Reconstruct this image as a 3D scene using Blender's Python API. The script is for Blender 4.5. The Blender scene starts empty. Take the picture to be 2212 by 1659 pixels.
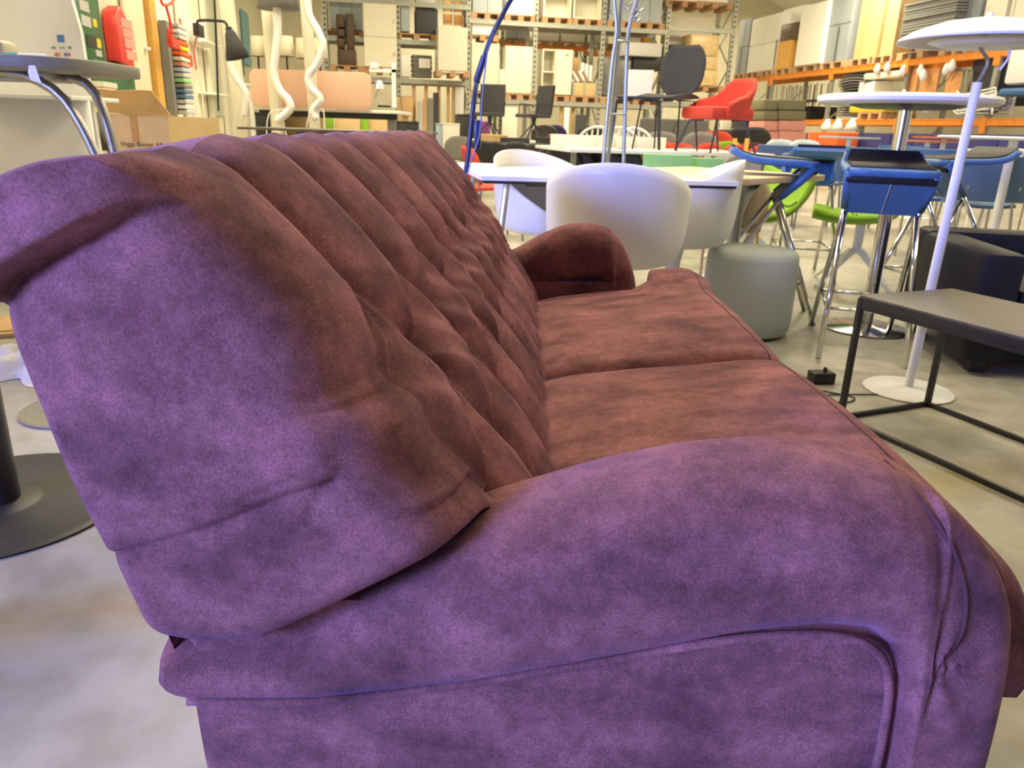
import bpy, bmesh, math, random
import numpy as np
from mathutils import Vector, Matrix
random.seed(7); np.random.seed(7)
S = bpy.context.scene; COL = S.collection

# ---------------------------------------------------------------- camera
FPX, PITCH, ROLL, CAMH = 1640.0, math.radians(18.65), 0.033, 0.92
_F = np.array([0, math.cos(PITCH), -math.sin(PITCH)]); _R0 = np.array([1, 0, 0.]); _U0 = np.array([0, math.sin(PITCH), math.cos(PITCH)])
_R = _R0*math.cos(ROLL)+_U0*math.sin(ROLL); _U = _U0*math.cos(ROLL)-_R0*math.sin(ROLL)
cd = bpy.data.cameras.new('camera'); cam = bpy.data.objects.new('camera', cd); COL.objects.link(cam)
cd.sensor_width = 36; cd.lens = FPX/2212*36; cd.clip_start = .02; cd.clip_end = 200
mw = Matrix(((_R[0], _U[0], -_F[0], 0), (_R[1], _U[1], -_F[1], 0), (_R[2], _U[2], -_F[2], CAMH), (0, 0, 0, 1)))
cam.matrix_world = mw
cd.dof.use_dof = True; cd.dof.focus_distance = .88; cd.dof.aperture_fstop = 13.0
S.camera = cam

# ---------------------------------------------------------------- world, light, exposure
S.view_settings.view_transform = 'Standard'; S.view_settings.look = 'None'; S.view_settings.gamma = 1
S.view_settings.use_curve_mapping = False; S.view_settings.exposure = 0.0
w = bpy.data.worlds.new('world'); S.world = w; w.use_nodes = True
bg = w.node_tree.nodes['Background']; bg.inputs[0].default_value = (.42, .52, 1, 1); bg.inputs[1].default_value = .15
RA = math.radians(11)                       # the hall is turned 11 degrees against the sofa
def RW(u, v, z=0): return Vector((u*math.cos(RA)-v*math.sin(RA), u*math.sin(RA)+v*math.cos(RA), z))
def area(name, loc, target, sx, sy, power, col):
    l = bpy.data.lights.new(name, 'AREA'); l.shape = 'RECTANGLE'; l.size = sx; l.size_y = sy; l.energy = power; l.color = col
    o = bpy.data.objects.new(name, l); COL.objects.link(o); o.location = loc
    o.rotation_euler = (Vector(target)-Vector(loc)).to_track_quat('-Z', 'Y').to_euler(); return o
WARM = (1, .87, .58)
# daylight from behind left; the unseen wall opening is added to let it in
area('rear_left_daylight', (-5.2, -3.4, 2.1), (-.1, .7, .6), 2.6, 2.0, 1250, (.27, .33, 1))
# rows of warm hall lamps; those by left counter and back wall added to brighten
for (u, v, p) in [(3, 2.2, 260), (8, 3.5, 300), (-1.2, 4.6, 320), (-.5, 7, 520), (4.5, 8, 520), (10, 9, 420), (-.5, 14, 700), (5, 15, 640), (10, 16, 800), (4, 19, 420), (3, 24.5, 480), (11, 24, 520)]:
    area('hall_and_fill_lamp', RW(u, v, 4.9), RW(u, v, 0), 2.2, 1.2, p*.47, WARM)

# ---------------------------------------------------------------- helpers
def ray(x, y): return _F*FPX+_R*(x-1106)+_U*(829.5-y)
def PY(x, y, Y):                            # point seen at photo pixel (x,y) standing Y metres away
    d = ray(x, y); return Vector(np.array([0, 0, CAMH])+d*Y/d[1])
def PZ(x, y, Z):
    d = ray(x, y); return Vector(np.array([0, 0, CAMH])+d*(Z-CAMH)/d[2])
_ru = np.array([math.cos(RA), math.sin(RA), 0]); _rv = np.array([-math.sin(RA), math.cos(RA), 0])
def PV(x, y, v):                            # -> (u, z) on the hall plane v
    d = ray(x, y); t = v/(d@_rv); return float(t*(d@_ru)), float(CAMH+t*d[2])
def PU(x, y, u):                            # -> (v, z) on the hall plane u
    d = ray(x, y); t = u/(d@_ru); return float(t*(d@_rv)), float(CAMH+t*d[2])

MATS = {}
def mat(name, col, rough=.6, metal=0, bump=0, scale=40, vary=.12, sheen=0, tint=None, emit=0, trans=0, spec=.5, alpha=1, stretch=(1, 1, 1), detail=3):
    if name in MATS: return MATS[name]
    m = bpy.data.materials.new(name); m.use_nodes = True; nt = m.node_tree; N = nt.nodes; L = nt.links
    b = N['Principled BSDF']; b.inputs['Roughness'].default_value = rough; b.inputs['Metallic'].default_value = metal
    b.inputs['Specular IOR Level'].default_value = spec
    tc = N.new('ShaderNodeTexCoord'); mp = N.new('ShaderNodeMapping'); L.new(tc.outputs['Object'], mp.inputs[0])
    mp.inputs['Scale'].default_value = stretch
    nz = N.new('ShaderNodeTexNoise'); nz.inputs['Scale'].default_value = scale; nz.inputs['Detail'].default_value = detail
    L.new(mp.outputs[0], nz.inputs[0])
    cr = N.new('ShaderNodeValToRGB'); L.new(nz.outputs[0], cr.inputs[0])
    cr.color_ramp.elements[0].position = .3; cr.color_ramp.elements[1].position = .7
    cr.color_ramp.elements[0].color = (*[c*(1-vary) for c in col], 1); cr.color_ramp.elements[1].color = (*[min(1, c*(1+vary)) for c in col], 1)
    L.new(cr.outputs[0], b.inputs['Base Color'])
    if bump:
        bp = N.new('ShaderNodeBump'); bp.inputs['Strength'].default_value = bump; bp.inputs['Distance'].default_value = .002
        L.new(nz.outputs[0], bp.inputs['Height']); L.new(bp.outputs[0], b.inputs['Normal'])
    if sheen:
        b.inputs['Sheen Weight'].default_value = sheen; b.inputs['Sheen Roughness'].default_value = .4
        b.inputs['Sheen Tint'].default_value = (*(tint or col), 1)
    if emit: b.inputs['Emission Color'].default_value = (*col, 1); b.inputs['Emission Strength'].default_value = emit
    if trans: b.inputs['Transmission Weight'].default_value = trans
    if alpha < 1: b.inputs['Alpha'].default_value = alpha
    MATS[name] = m; return m

class MB:
    def __init__(s): s.v = []; s.f = []; s.M = Matrix.Identity(4)
    def add(s, vs, fs):
        o = len(s.v); s.v += [tuple(s.M @ Vector(p)) for p in vs]; s.f += [tuple(i+o for i in f) for f in fs]; return s
    def box(s, x0, x1, y0, y1, z0, z1):
        return s.add([(x, y, z) for z in (z0, z1) for y in (y0, y1) for x in (x0, x1)],
                     [(0, 2, 3, 1), (4, 5, 7, 6), (0, 1, 5, 4), (2, 6, 7, 3), (0, 4, 6, 2), (1, 3, 7, 5)])
    def tube(s, pts, r, n=8, closed=False):
        P = [Vector(p) for p in pts]; k = len(P); rs = r if isinstance(r, (list, tuple)) else [r]*k; vs = []; pn = None
        for i, p in enumerate(P):
            a = P[(i-1) % k] if (closed or i) else P[0]; b = P[(i+1) % k] if (closed or i < k-1) else P[-1]
            t = (b-a).normalized()
            if pn is None: pn = t.orthogonal().normalized()
            pn = (pn-t*pn.dot(t)); pn = pn.normalized() if pn.length > 1e-6 else t.orthogonal().normalized()
            q = t.cross(pn)
            vs += [p+(pn*math.cos(2*math.pi*j/n)+q*math.sin(2*math.pi*j/n))*rs[i] for j in range(n)]
        fs = [(i*n+j, i*n+(j+1) % n, ((i+1) % k)*n+(j+1) % n, ((i+1) % k)*n+j) for i in range(k if closed else k-1) for j in range(n)]
        if not closed: fs += [tuple(range(n))[::-1], tuple((k-1)*n+j for j in range(n))]
        return s.add(vs, fs)
    def lathe(s, prof, n=24, c=(0, 0, 0)):
        vs = [(c[0]+r*math.cos(2*math.pi*j/n), c[1]+r*math.sin(2*math.pi*j/n), c[2]+z) for r, z in prof for j in range(n)]
        k = len(prof); fs = [(i*n+j, i*n+(j+1) % n, (i+1)*n+(j+1) % n, (i+1)*n+j) for i in range(k-1) for j in range(n)]
        if prof[0][0] > 1e-5: fs.append(tuple(range(n))[::-1])
        if prof[-1][0] > 1e-5: fs.append(tuple((k-1)*n+j for j in range(n)))
        return s.add(vs, fs)
    def cyl(s, x, y, z0, z1, r, n=16): return s.lathe([(r, z0), (r, z1)], n, (x, y, 0))
    def prism(s, poly, a0, a1, axis='z'):
        def P(p, h): return {'z': (p[0], p[1], h), 'y': (p[0], h, p[1]), 'x': (h, p[0], p[1])}[axis]
        n = len(poly); return s.add([P(p, a0) for p in poly]+[P(p, a1) for p in poly],
            [tuple(range(n))[::-1], tuple(range(n, 2*n))]+[(i, (i+1) % n, n+(i+1) % n, n+i) for i in range(n)])
    def grid(s, P, wu=False, wv=False):
        P = np.asarray(P, float); n, m = P.shape[:2]; vs = [tuple(p) for p in P.reshape(-1, 3)]
        fs = [(i*m+j, i*m+(j+1) % m, ((i+1) % n)*m+(j+1) % m, ((i+1) % n)*m+j) for i in range(n if wu else n-1) for j in range(m if wv else m-1)]
        return s.add(vs, fs)
    def sheet(s, P, t):                     # a shell of thickness t over a grid of points
        P = np.asarray(P, float); n, m = P.shape[:2]
        gu = np.gradient(P, axis=0); gv = np.gradient(P, axis=1); nn = np.cross(gu, gv); nn /= (np.linalg.norm(nn, axis=2, keepdims=True)+1e-9)
        A = P+nn*t/2; B = P-nn*t/2; s.grid(A); s.grid(B[:, ::-1])
        def rim(a, b): s.grid(np.stack([b, a]))
        rim(A[0], B[0]); rim(B[-1], A[-1]); rim(B[:, 0], A[:, 0]); rim(A[:, -1], B[:, -1]); return s
    def mesh(s, name, m, smooth=None, bev=0):
        me = bpy.data.meshes.new(name); me.from_pydata(s.v, [], s.f)
        if bev or smooth is not None:
            bm = bmesh.new(); bm.from_mesh(me)
            bmesh.ops.remove_doubles(bm, verts=bm.verts, dist=1e-5)
            if bev:
                es = [e for e in bm.edges if len(e.link_faces) == 2 and e.calc_face_angle(0) > .6]
                bmesh.ops.bevel(bm, geom=es, offset=bev, segments=2, profile=.5, affect='EDGES', clamp_overlap=True)
            bmesh.ops.recalc_face_normals(bm, faces=bm.faces); bm.to_mesh(me); bm.free()
        me.materials.append(m)
        if smooth is None: smooth = True
        if smooth:
            me.polygons.foreach_set('use_smooth', [True]*len(me.polygons))
            if smooth is True: me.set_sharp_from_angle(angle=math.radians(38))
        me.update(); return me
    def build(s, name, m, parent=None, smooth=True, bev=0, label=None, kind=None):
        o = bpy.data.objects.new(name, s.mesh(name, m, smooth, bev)); COL.objects.link(o)
        if parent: o.parent = parent
        if label: o['label'] = label
        if kind: o['kind'] = kind
        return o
def tag(o, label, cat, group=None):
    o['label'] = label; o['category'] = cat
    if group: o['group'] = group
    return o
def thing(name, label, cat, loc=(0, 0, 0), rz=0, group=None):
    o = bpy.data.objects.new(name, None); COL.objects.link(o); o.location = loc; o.rotation_euler = (0, 0, rz); o.empty_display_size = .1
    return tag(o, label, cat, group)
def dup(root, loc, rz=0, label=None, group=None, scale=None):
    r = root.copy(); COL.objects.link(r); r.location = loc; r.rotation_euler = (0, 0, rz)
    if label: r['label'] = label
    if group: r['group'] = group
    if scale: r.scale = (scale,)*3
    for ch in list(root.children):
        c = ch.copy(); COL.objects.link(c); c.parent = r
        for g in list(ch.children):
            d = g.copy(); COL.objects.link(d); d.parent = c
    return r
def struct(o): o['kind'] = 'structure'; return o
def crv(P, n=60):                           # Catmull-Rom through P, n points evenly in arc length
    P = np.array(P, float); Q = np.vstack([2*P[0]-P[1], P, 2*P[-1]-P[-2]]); out = []
    for i in range(1, len(Q)-2):
        a, b, c, d = Q[i-1:i+3]
        for t in np.linspace(0, 1, 12, endpoint=False):
            out.append(.5*((2*b)+(c-a)*t+(2*a-5*b+4*c-d)*t*t+(3*b-a-3*c+d)*t**3))
    out.append(P[-1]); out = np.array(out); L = np.r_[0, np.cumsum(np.linalg.norm(np.diff(out, axis=0), axis=1))]
    s = np.linspace(0, L[-1], n); return np.stack([np.interp(s, L, out[:, k]) for k in range(P.shape[1])], 1)

# ---------------------------------------------------------------- materials
def velvet():
    m = mat('plum_velvet', (.245, .102, .103), rough=.9, bump=0, scale=15, vary=.48, stretch=(.6, 1, 1), sheen=.22, tint=(.55, .50, 1), spec=.08, detail=8)
    nt = m.node_tree; N = nt.nodes; L = nt.links; b = N['Principled BSDF']
    tc = N.new('ShaderNodeTexCoord')
    wv = N.new('ShaderNodeTexWave'); wv.inputs['Scale'].default_value = 260; wv.inputs['Distortion'].default_value = 1.2; wv.bands_direction = 'DIAGONAL'
    nz = N.new('ShaderNodeTexNoise'); nz.inputs['Scale'].default_value = 700; nz.inputs['Detail'].default_value = 2
    n2 = N.new('ShaderNodeTexNoise'); n2.inputs['Scale'].default_value = 38; n2.inputs['Detail'].default_value = 6
    ad = N.new('ShaderNodeMath'); ad.operation = 'MULTIPLY_ADD'; ad.inputs[1].default_value = 1.3
    ad2 = N.new('ShaderNodeMath'); ad2.operation = 'MULTIPLY_ADD'; ad2.inputs[1].default_value = 3.0
    for q in (wv, nz, n2): L.new(tc.outputs['Object'], q.inputs[0])
    L.new(nz.outputs[0], ad.inputs[0]); L.new(wv.outputs[1], ad.inputs[2]); L.new(n2.outputs[0], ad2.inputs[0]); L.new(ad.outputs[0], ad2.inputs[2])
    src = b.inputs['Base Color'].links[0].from_socket
    def mul(src, tex, lo, hi, p0, p1):
        cr = N.new('ShaderNodeValToRGB'); cr.color_ramp.elements[0].position = p0; cr.color_ramp.elements[1].position = p1
        cr.color_ramp.elements[0].color = (lo, lo, lo, 1); cr.color_ramp.elements[1].color = (hi, hi, hi, 1); L.new(tex, cr.inputs[0])
        mx = N.new('ShaderNodeMix'); mx.data_type = 'RGBA'; mx.blend_type = 'MULTIPLY'; mx.inputs['Factor'].default_value = 1; L.new(src, mx.inputs['A']); L.new(cr.outputs[0], mx.inputs['B']); return mx.outputs['Result']
    n3 = N.new('ShaderNodeTexNoise'); n3.inputs['Scale'].default_value = 55; n3.inputs['Detail'].default_value = 9; n3.inputs['Roughness'].default_value = .72
    n4 = N.new('ShaderNodeTexNoise'); n4.inputs['Scale'].default_value = 480; n4.inputs['Detail'].default_value = 3; n4.inputs['Roughness'].default_value = .7
    for q in (n3, n4): L.new(tc.outputs['Object'], q.inputs[0])
    o_ = mul(src, n3.outputs[0], .78, 1.10, .38, .60); o_ = mul(o_, n4.outputs[0], .72, 1.32, .35, .68); L.new(o_, b.inputs['Base Color'])
    bp = N.new('ShaderNodeBump'); bp.inputs['Strength'].default_value = .34; bp.inputs['Distance'].default_value = .0016
    L.new(ad2.outputs[0], bp.inputs['Height']); L.new(bp.outputs[0], b.inputs['Normal'])
    return m
VEL = velvet()
def concrete():
    m = mat('concrete', (.42, .405, .35), rough=.42, bump=.15, scale=1.1, vary=.16, spec=.4, detail=9)
    nt = m.node_tree; N = nt.nodes; L = nt.links; b = N['Principled BSDF']; tc = N.new('ShaderNodeTexCoord')
    n1 = N.new('ShaderNodeTexNoise'); n1.inputs['Scale'].default_value = 9; n1.inputs['Detail'].default_value = 10; L.new(tc.outputs['Object'], n1.inputs[0])
    mx = N.new('ShaderNodeMix'); mx.data_type = 'RGBA'; mx.blend_type = 'MULTIPLY'; mx.inputs['Factor'].default_value = .6
    cr = N.new('ShaderNodeValToRGB'); cr.color_ramp.elements[0].position = .35; cr.color_ramp.elements[0].color = (.62, .6, .55, 1); cr.color_ramp.elements[1].position = .6
    L.new(n1.outputs[0], cr.inputs[0]); src = b.inputs['Base Color'].links[0].from_socket
    L.new(src, mx.inputs['A']); L.new(cr.outputs[0], mx.inputs['B'])
    # yellow-brown rust streak
    sp = N.new('ShaderNodeSeparateXYZ'); L.new(tc.outputs['Object'], sp.inputs[0])
    l1 = N.new('ShaderNodeMath'); l1.operation = 'MULTIPLY_ADD'; l1.inputs[1].default_value = .35; L.new(sp.outputs[0], l1.inputs[0]); l1.inputs[2].default_value = 0
    l2 = N.new('ShaderNodeMath'); l2.operation = 'SUBTRACT'; L.new(sp.outputs[1], l2.inputs[0]); L.new(l1.outputs[0], l2.inputs[1])
    l3 = N.new('ShaderNodeMath'); l3.operation = 'MULTIPLY_ADD'; L.new(n1.outputs[0], l3.inputs[0]); l3.inputs[1].default_value = .12; L.new(l2.outputs[0], l3.inputs[2])
    c2 = N.new('ShaderNodeValToRGB'); e = c2.color_ramp.elements; e[0].position = .0; e[0].color = (0, 0, 0, 1); e[1].position = 1; e[1].color = (0, 0, 0, 1)
    mr = N.new('ShaderNodeMapRange'); mr.inputs['From Min'].default_value = 1.35; mr.inputs['From Max'].default_value = 1.85; L.new(l3.outputs[0], mr.inputs['Value'])
    k = c2.color_ramp.elements.new(.5); k.color = (.75, .75, .75, 1); k = c2.color_ramp.elements.new(.2); k.color = (0, 0, 0, 1); k = c2.color_ramp.elements.new(.8); k.color = (0, 0, 0, 1)
    L.new(mr.outputs[0], c2.inputs[0])
    m2 = N.new('ShaderNodeMix'); m2.data_type = 'RGBA'; m2.blend_type = 'MULTIPLY'; L.new(c2.outputs[0], m2.inputs['Factor'])
    L.new(mx.outputs['Result'], m2.inputs['A']); m2.inputs['B'].default_value = (.92, .74, .38, 1)
    L.new(m2.outputs['Result'], b.inputs['Base Color']); return m
CONC = concrete()
CREAM = mat('cream_wall_paint', (.78, .73, .58), .8, bump=.1, scale=6, vary=.05)

# ---------------------------------------------------------------- the hall
def room_box(name, u0, u1, v0, v1, z0, z1, m):
    b = MB(); b.M = Matrix.Rotation(RA, 4, 'Z'); b.box(u0, u1, v0, v1, z0, z1); return struct(b.build(name, m, smooth=False))
room_box('floor', -3.2, 15.1, -6, 27.2, -.15, 0, CONC)
room_box('wall_left', -3.2, -3.0, .8, 27.2, 0, 5.3, CREAM); room_box('wall_left', -3.2, -3.0, -6, -3.6, 0, 5.3, CREAM); room_box('wall_left', -3.2, -3.0, -3.6, .8, 2.7, 5.3, CREAM)
room_box('wall_back', -3.2, 15.1, 27.0, 27.2, 0, 8.4, CREAM)
room_box('wall_right', 14.9, 15.1, -6, 27.2, 0, 5.1, CREAM)
room_box('wall_front', 3, 15.1, -6.2, -6, 0, 5.1, CREAM)
b = MB(); b.M = Matrix.Rotation(RA, 4, 'Z')
b.prism([(-3.2, 5.3), (5, 8.2), (15.1, 4.9), (15.1, 5.1), (5, 8.4), (-3.2, 5.5)], -6, 27.2, 'y')
struct(b.build('ceiling', mat('ceiling_board', (.80, .78, .70), .9, scale=3, vary=.04), smooth=False))

# ---------------------------------------------------------------- the sofa
sofa = thing('sofa', 'plum velvet sofa with deep-buttoned back and rolled arms, filling the foreground', 'sofa', (0, 0, 0))
R_ = np.array([(-.262, .10), (-.284, .30), (-.323, .453), (-.352, .553), (-.376, .627), (-.400, .73), (-.414, .772), (-.433, .80), (-.430, .838), (-.402, .866), (-.355, .886), (-.30, .893)])
F_ = np.array([(.07, .10), (.065, .33), (.045, .453), (-.022, .565), (-.066, .63), (-.134, .73), (-.158, .765), (-.185, .80), (-.212, .832), (-.235, .857), (-.262, .880), (-.30, .893)])
NT = 270
Rt = crv(R_, NT); Ft = crv(F_, NT)
tz = np.linspace(0, 1, NT)
# relate both sides by height so that the ladder rungs stay level
Rz = crv(R_, 600); Fz = crv(F_, NT)
def at_frac(C, cz, z): return np.stack([np.interp(z, cz, C[:, k]) for k in (0, 1)], 1)
kr = np.r_[0, np.cumsum(np.linalg.norm(np.diff(Rz, axis=0), axis=1))]
fr = np.array([np.interp(i, range(12), [kr[np.argmin(np.linalg.norm(Rz-p, axis=1))] for p in R_]) for i in np.linspace(0, 11, 12)])
ka = np.r_[0, np.cumsum(np.linalg.norm(np.diff(Fz, axis=0), axis=1))]
fa = [ka[np.argmin(np.linalg.norm(Fz-p, axis=1))] for p in F_]
arcR = np.interp(ka, fa, fr); Rt = np.stack([np.interp(arcR, kr, Rz[:, k]) for k in (0, 1)], 1); Ft = Fz
arcF = ka; CREST = ka[-1]
nF = np.gradient(Ft, axis=0); nF = np.stack([nF[:, 1], -nF[:, 0]], 1); nF /= np.linalg.norm(nF, axis=1, keepdims=True)   # outward (+x / up)
nRr = np.gradient(Rt, axis=0); nRr = np.stack([-nRr[:, 1], nRr[:, 0]], 1); nRr /= np.linalg.norm(nRr, axis=1, keepdims=True)
nF[-1] = (0, 1); nRr[-1] = (0, 1)
zrow = lambda z: np.interp(z, Ft[:, 1], arcF)
YE0, YE1 = .585, 2.37
PS = .172; aA, aB, aC = zrow(.79), zrow(.682), zrow(.555)
yA = [.715+PS*k for k in range(10)]; yB = [.629+PS*k for k in range(1, 10)]; yB = [.640]+yB; yB = [.640]+[.629+PS*k for k in range(1, 11)]
yB[-1] = min(yB[-1], 2.31)
segs = []
for k, y in enumerate(yA):
    segs.append(((y, aA), (y-.006, CREST+.11), .085, .085)) if 1 else 0; segs.append(((y, aC), (y+.01, 0), .085, .085))
    segs.append(((y, aA), (yB[k], aB), .05, .075)); segs.append(((y, aA), (yB[k+1], aB), .05, .075))
    segs.append(((yB[k], aB), (y, aC), .04, .085)); segs.append(((yB[k+1], aB), (y, aC), .05, .075))
def tuft(Y, A):
    best = np.full(Y.shape, 9.)
    for (p, q, wu, wd) in segs:
        d = np.array(q)-np.array(p); L2 = d@d; t = np.clip(((Y-p[0])*d[0]+(A-p[1])*d[1])/L2, 0, 1)
        bow = .010*np.sin(np.pi*t)*(1 if abs(d[0]) > .02 else 0)
        dx = Y-(p[0]+t*d[0]); da = A-(p[1]+t*d[1])+bow; dist = np.sqrt(dx*dx+da*da)
        side = (da if abs(d[0]) > .02 else dx); best = np.minimum(best, dist/np.where(side > 0, wu, wd))
    c = np.clip(best, 0, 1); h = np.sqrt(np.clip(1-(1-c)**2, 0, 1))
    h = .5*h+.5*(1-np.exp(-best*10))*(.6+.4*c)
    amp = np.interp(A, [0, aC-.02, aB, aA, CREST-.05, CREST+.03, CREST+.11], [.032, .053, .060, .058, .040, .020, 0])
    r = h*amp-amp*.55
    for row, a in ((yA, aA), (yB, aB), (yA, aC)):
        for y in row: r = r-.012*np.exp(-(((Y-y)**2+(A-a)**2)/.013**2))
    r = r*(1-np.clip((.70-Y)/.05, 0, 1)*np.clip((A-CREST+.12)/.08, 0, 1))*(1-.35*np.clip((.69-Y)/.05, 0, 1))
    # soft secondary wrinkles running into the buttons
    r = r+.0016*np.sin(Y*95+A*60+3*np.sin(A*21))*np.exp(-((A-aB)/.11)**2)
    return r
RR = .078; RB = .018                       # rounding to the front and to the rear
def endcap_depth(X, Z):
    # wrinkles and overlaps of the cloth on the end face, outward positive
    def crease(poly, lip, dark, fade=.5, wid=.010):
        P = crv(poly, 60); d = np.full(X.shape, 9.); sg = np.zeros(X.shape); fr = np.zeros(X.shape)
        for i in range(len(P)-1):
            a = P[i]; b = P[i+1]; e = b-a; t = np.clip(((X-a[0])*e[0]+(Z-a[1])*e[1])/(e@e), 0, 1)
            dx = X-a[0]-t*e[0]; dz = Z-a[1]-t*e[1]; dd = np.hypot(dx, dz); m = dd < d
            d = np.where(m, dd, d); sg = np.where(m, e[0]*dz-e[1]*dx, sg); fr = np.where(m, (i+t)/(len(P)-1), fr)
        k = np.clip((1-fr)/fade, 0, 1); up = sg > 0
        w_ = 1/(1+np.exp(-np.where(up, d, -d)/.0016)); return k*(w_*lip*(1-.5*np.exp(-d/.02))*np.exp(-d/.07)-(1-w_)*dark*np.exp(-d/wid))
    r = crease([(-.420, .766), (-.397, .795), (-.362, .818), (-.325, .837), (-.290, .852), (-.255, .853)], .024, .028, .4, .013)
    r = r+crease([(-.434, .802), (-.424, .825), (-.402, .846), (-.370, .860), (-.330, .868)], .005, .008, .7, .011)
    r = r+crease([(-.353, .553), (-.30, .574), (-.25, .594), (-.19, .622), (-.140, .640)], .0035, .009, .05, .0065)
    zl = np.interp(X, [-.33, -.28, -.22, -.17, -.10, -.03, .02, .09], [.462, .457, .468, .496, .537, .576, .60, .62]); s_ = Z-zl
    r = r-np.where(s_ < 0, .075, .030-np.sqrt(np.clip(.030**2-np.clip(.030-s_, 0, None)**2, 0, None)))*np.clip(1-(s_+0)/-1, 0, 1) if False else r-np.where(s_ < 0, .030+.10*np.clip(-s_/.012, 0, 1), .030-np.sqrt(np.clip(.030**2-np.clip(.030-s_, 0, .030)**2, 0, None)))+.008
    r = r+crease([(-.17, .612), (-.155, .634), (-.135, .655)], .002, .004, .5, .006)
    r = r+crease([(-.22, .622), (-.18, .640), (-.145, .648)], .002, .004, .5, .006)
    return r
NU = 130; uu = (1-np.cos(np.linspace(0, np.pi, NU)))/2
def body(name):
    rows = []
    def endcol(u, ysign, ye):
        P = Rt+(Ft-Rt)*u; Wd = np.linalg.norm(Ft-Rt, axis=1); df = Wd*(1-u); dr = Wd*u
        rr = np.minimum(RR, Wd*.5)+1e-6; rb = np.minimum(RB, Wd*.3)+1e-6
        off = rr-np.sqrt(np.clip(rr**2-np.clip(rr-df, 0, None)**2, 0, None))+rb-np.sqrt(np.clip(rb**2-np.clip(rb-dr, 0, None)**2, 0, None))
        dep = endcap_depth(P[:, 0], P[:, 1])*np.clip(df/.03, 0, 1)*np.clip(dr/.004+.3, 0, 1)
        bul = .010*np.clip(df/.1, 0, 1)*np.clip(dr/.1, 0, 1)
        return np.stack([P[:, 0], ye+ysign*(off-dep-bul), P[:, 1]], 1), off
    near = [endcol(u, 1, YE0) for u in uu]; far = [endcol(u, -1, YE1) for u in uu[::-1]]
    offF0 = near[-1][1]; offR0 = near[0][1]
    hN = tuft((YE0+offF0)[:, None], arcF[:, None])[:, 0]; hX = tuft((YE1-offF0)[:, None], arcF[:, None])[:, 0]
    for L_, hh, us in ((near, hN, uu), (far, hX, uu[::-1])):
        for (P, _), u in zip(L_, us):
            k_ = np.clip((u-.35)/.65, 0, 1); k_ = k_*k_*(3-2*k_); P[:, 0] += nF[:, 0]*hh*k_; P[:, 2] += nF[:, 1]*hh*k_
    ys = np.linspace(0, 1, 560)
    yF = (YE0+offF0)[:, None]*(1-ys)+(YE1-offF0)[:, None]*ys
    H = tuft(yF, np.repeat(arcF[:, None], len(ys), 1))
    FX = Ft[:, 0][:, None]+nF[:, 0][:, None]*H; FZ = Ft[:, 1][:, None]+nF[:, 1][:, None]*H
    front = np.stack([FX, yF, FZ], 2)
    ysr = np.linspace(1, 0, 260); yR = (YE0+offR0)[:, None]*(1-ysr)+(YE1-offR0)[:, None]*ysr
    aR = CREST+np.linalg.norm(Rt-Rt[-1], axis=1)
    HR = tuft(yR, np.repeat(aR[:, None], len(ysr), 1))*np.clip((Rt[:, 1]-.82)/.04, 0, 1)[:, None]
    eR = np.clip((yR-YE0-.015)/.03, 0, 1)*np.clip((YE1-.015-yR)/.03, 0, 1); HR = HR*eR
    rear = np.stack([Rt[:, 0][:, None]+nRr[:, 0][:, None]*HR, yR, Rt[:, 1][:, None]+nRr[:, 1][:, None]*HR], 2)
    G = np.concatenate([np.stack([n[0] for n in near], 1), front[:, 1:], np.stack([f[0] for f in far], 1)[:, 1:], rear[:, 1:-1]], 1)
    m = MB(); m.grid(G, wv=True)
    nc = G.shape[1]; m.f.append(tuple(range(nc)))
    return m.build(name, VEL, sofa, smooth=2)
backrest = body('backrest')

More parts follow.
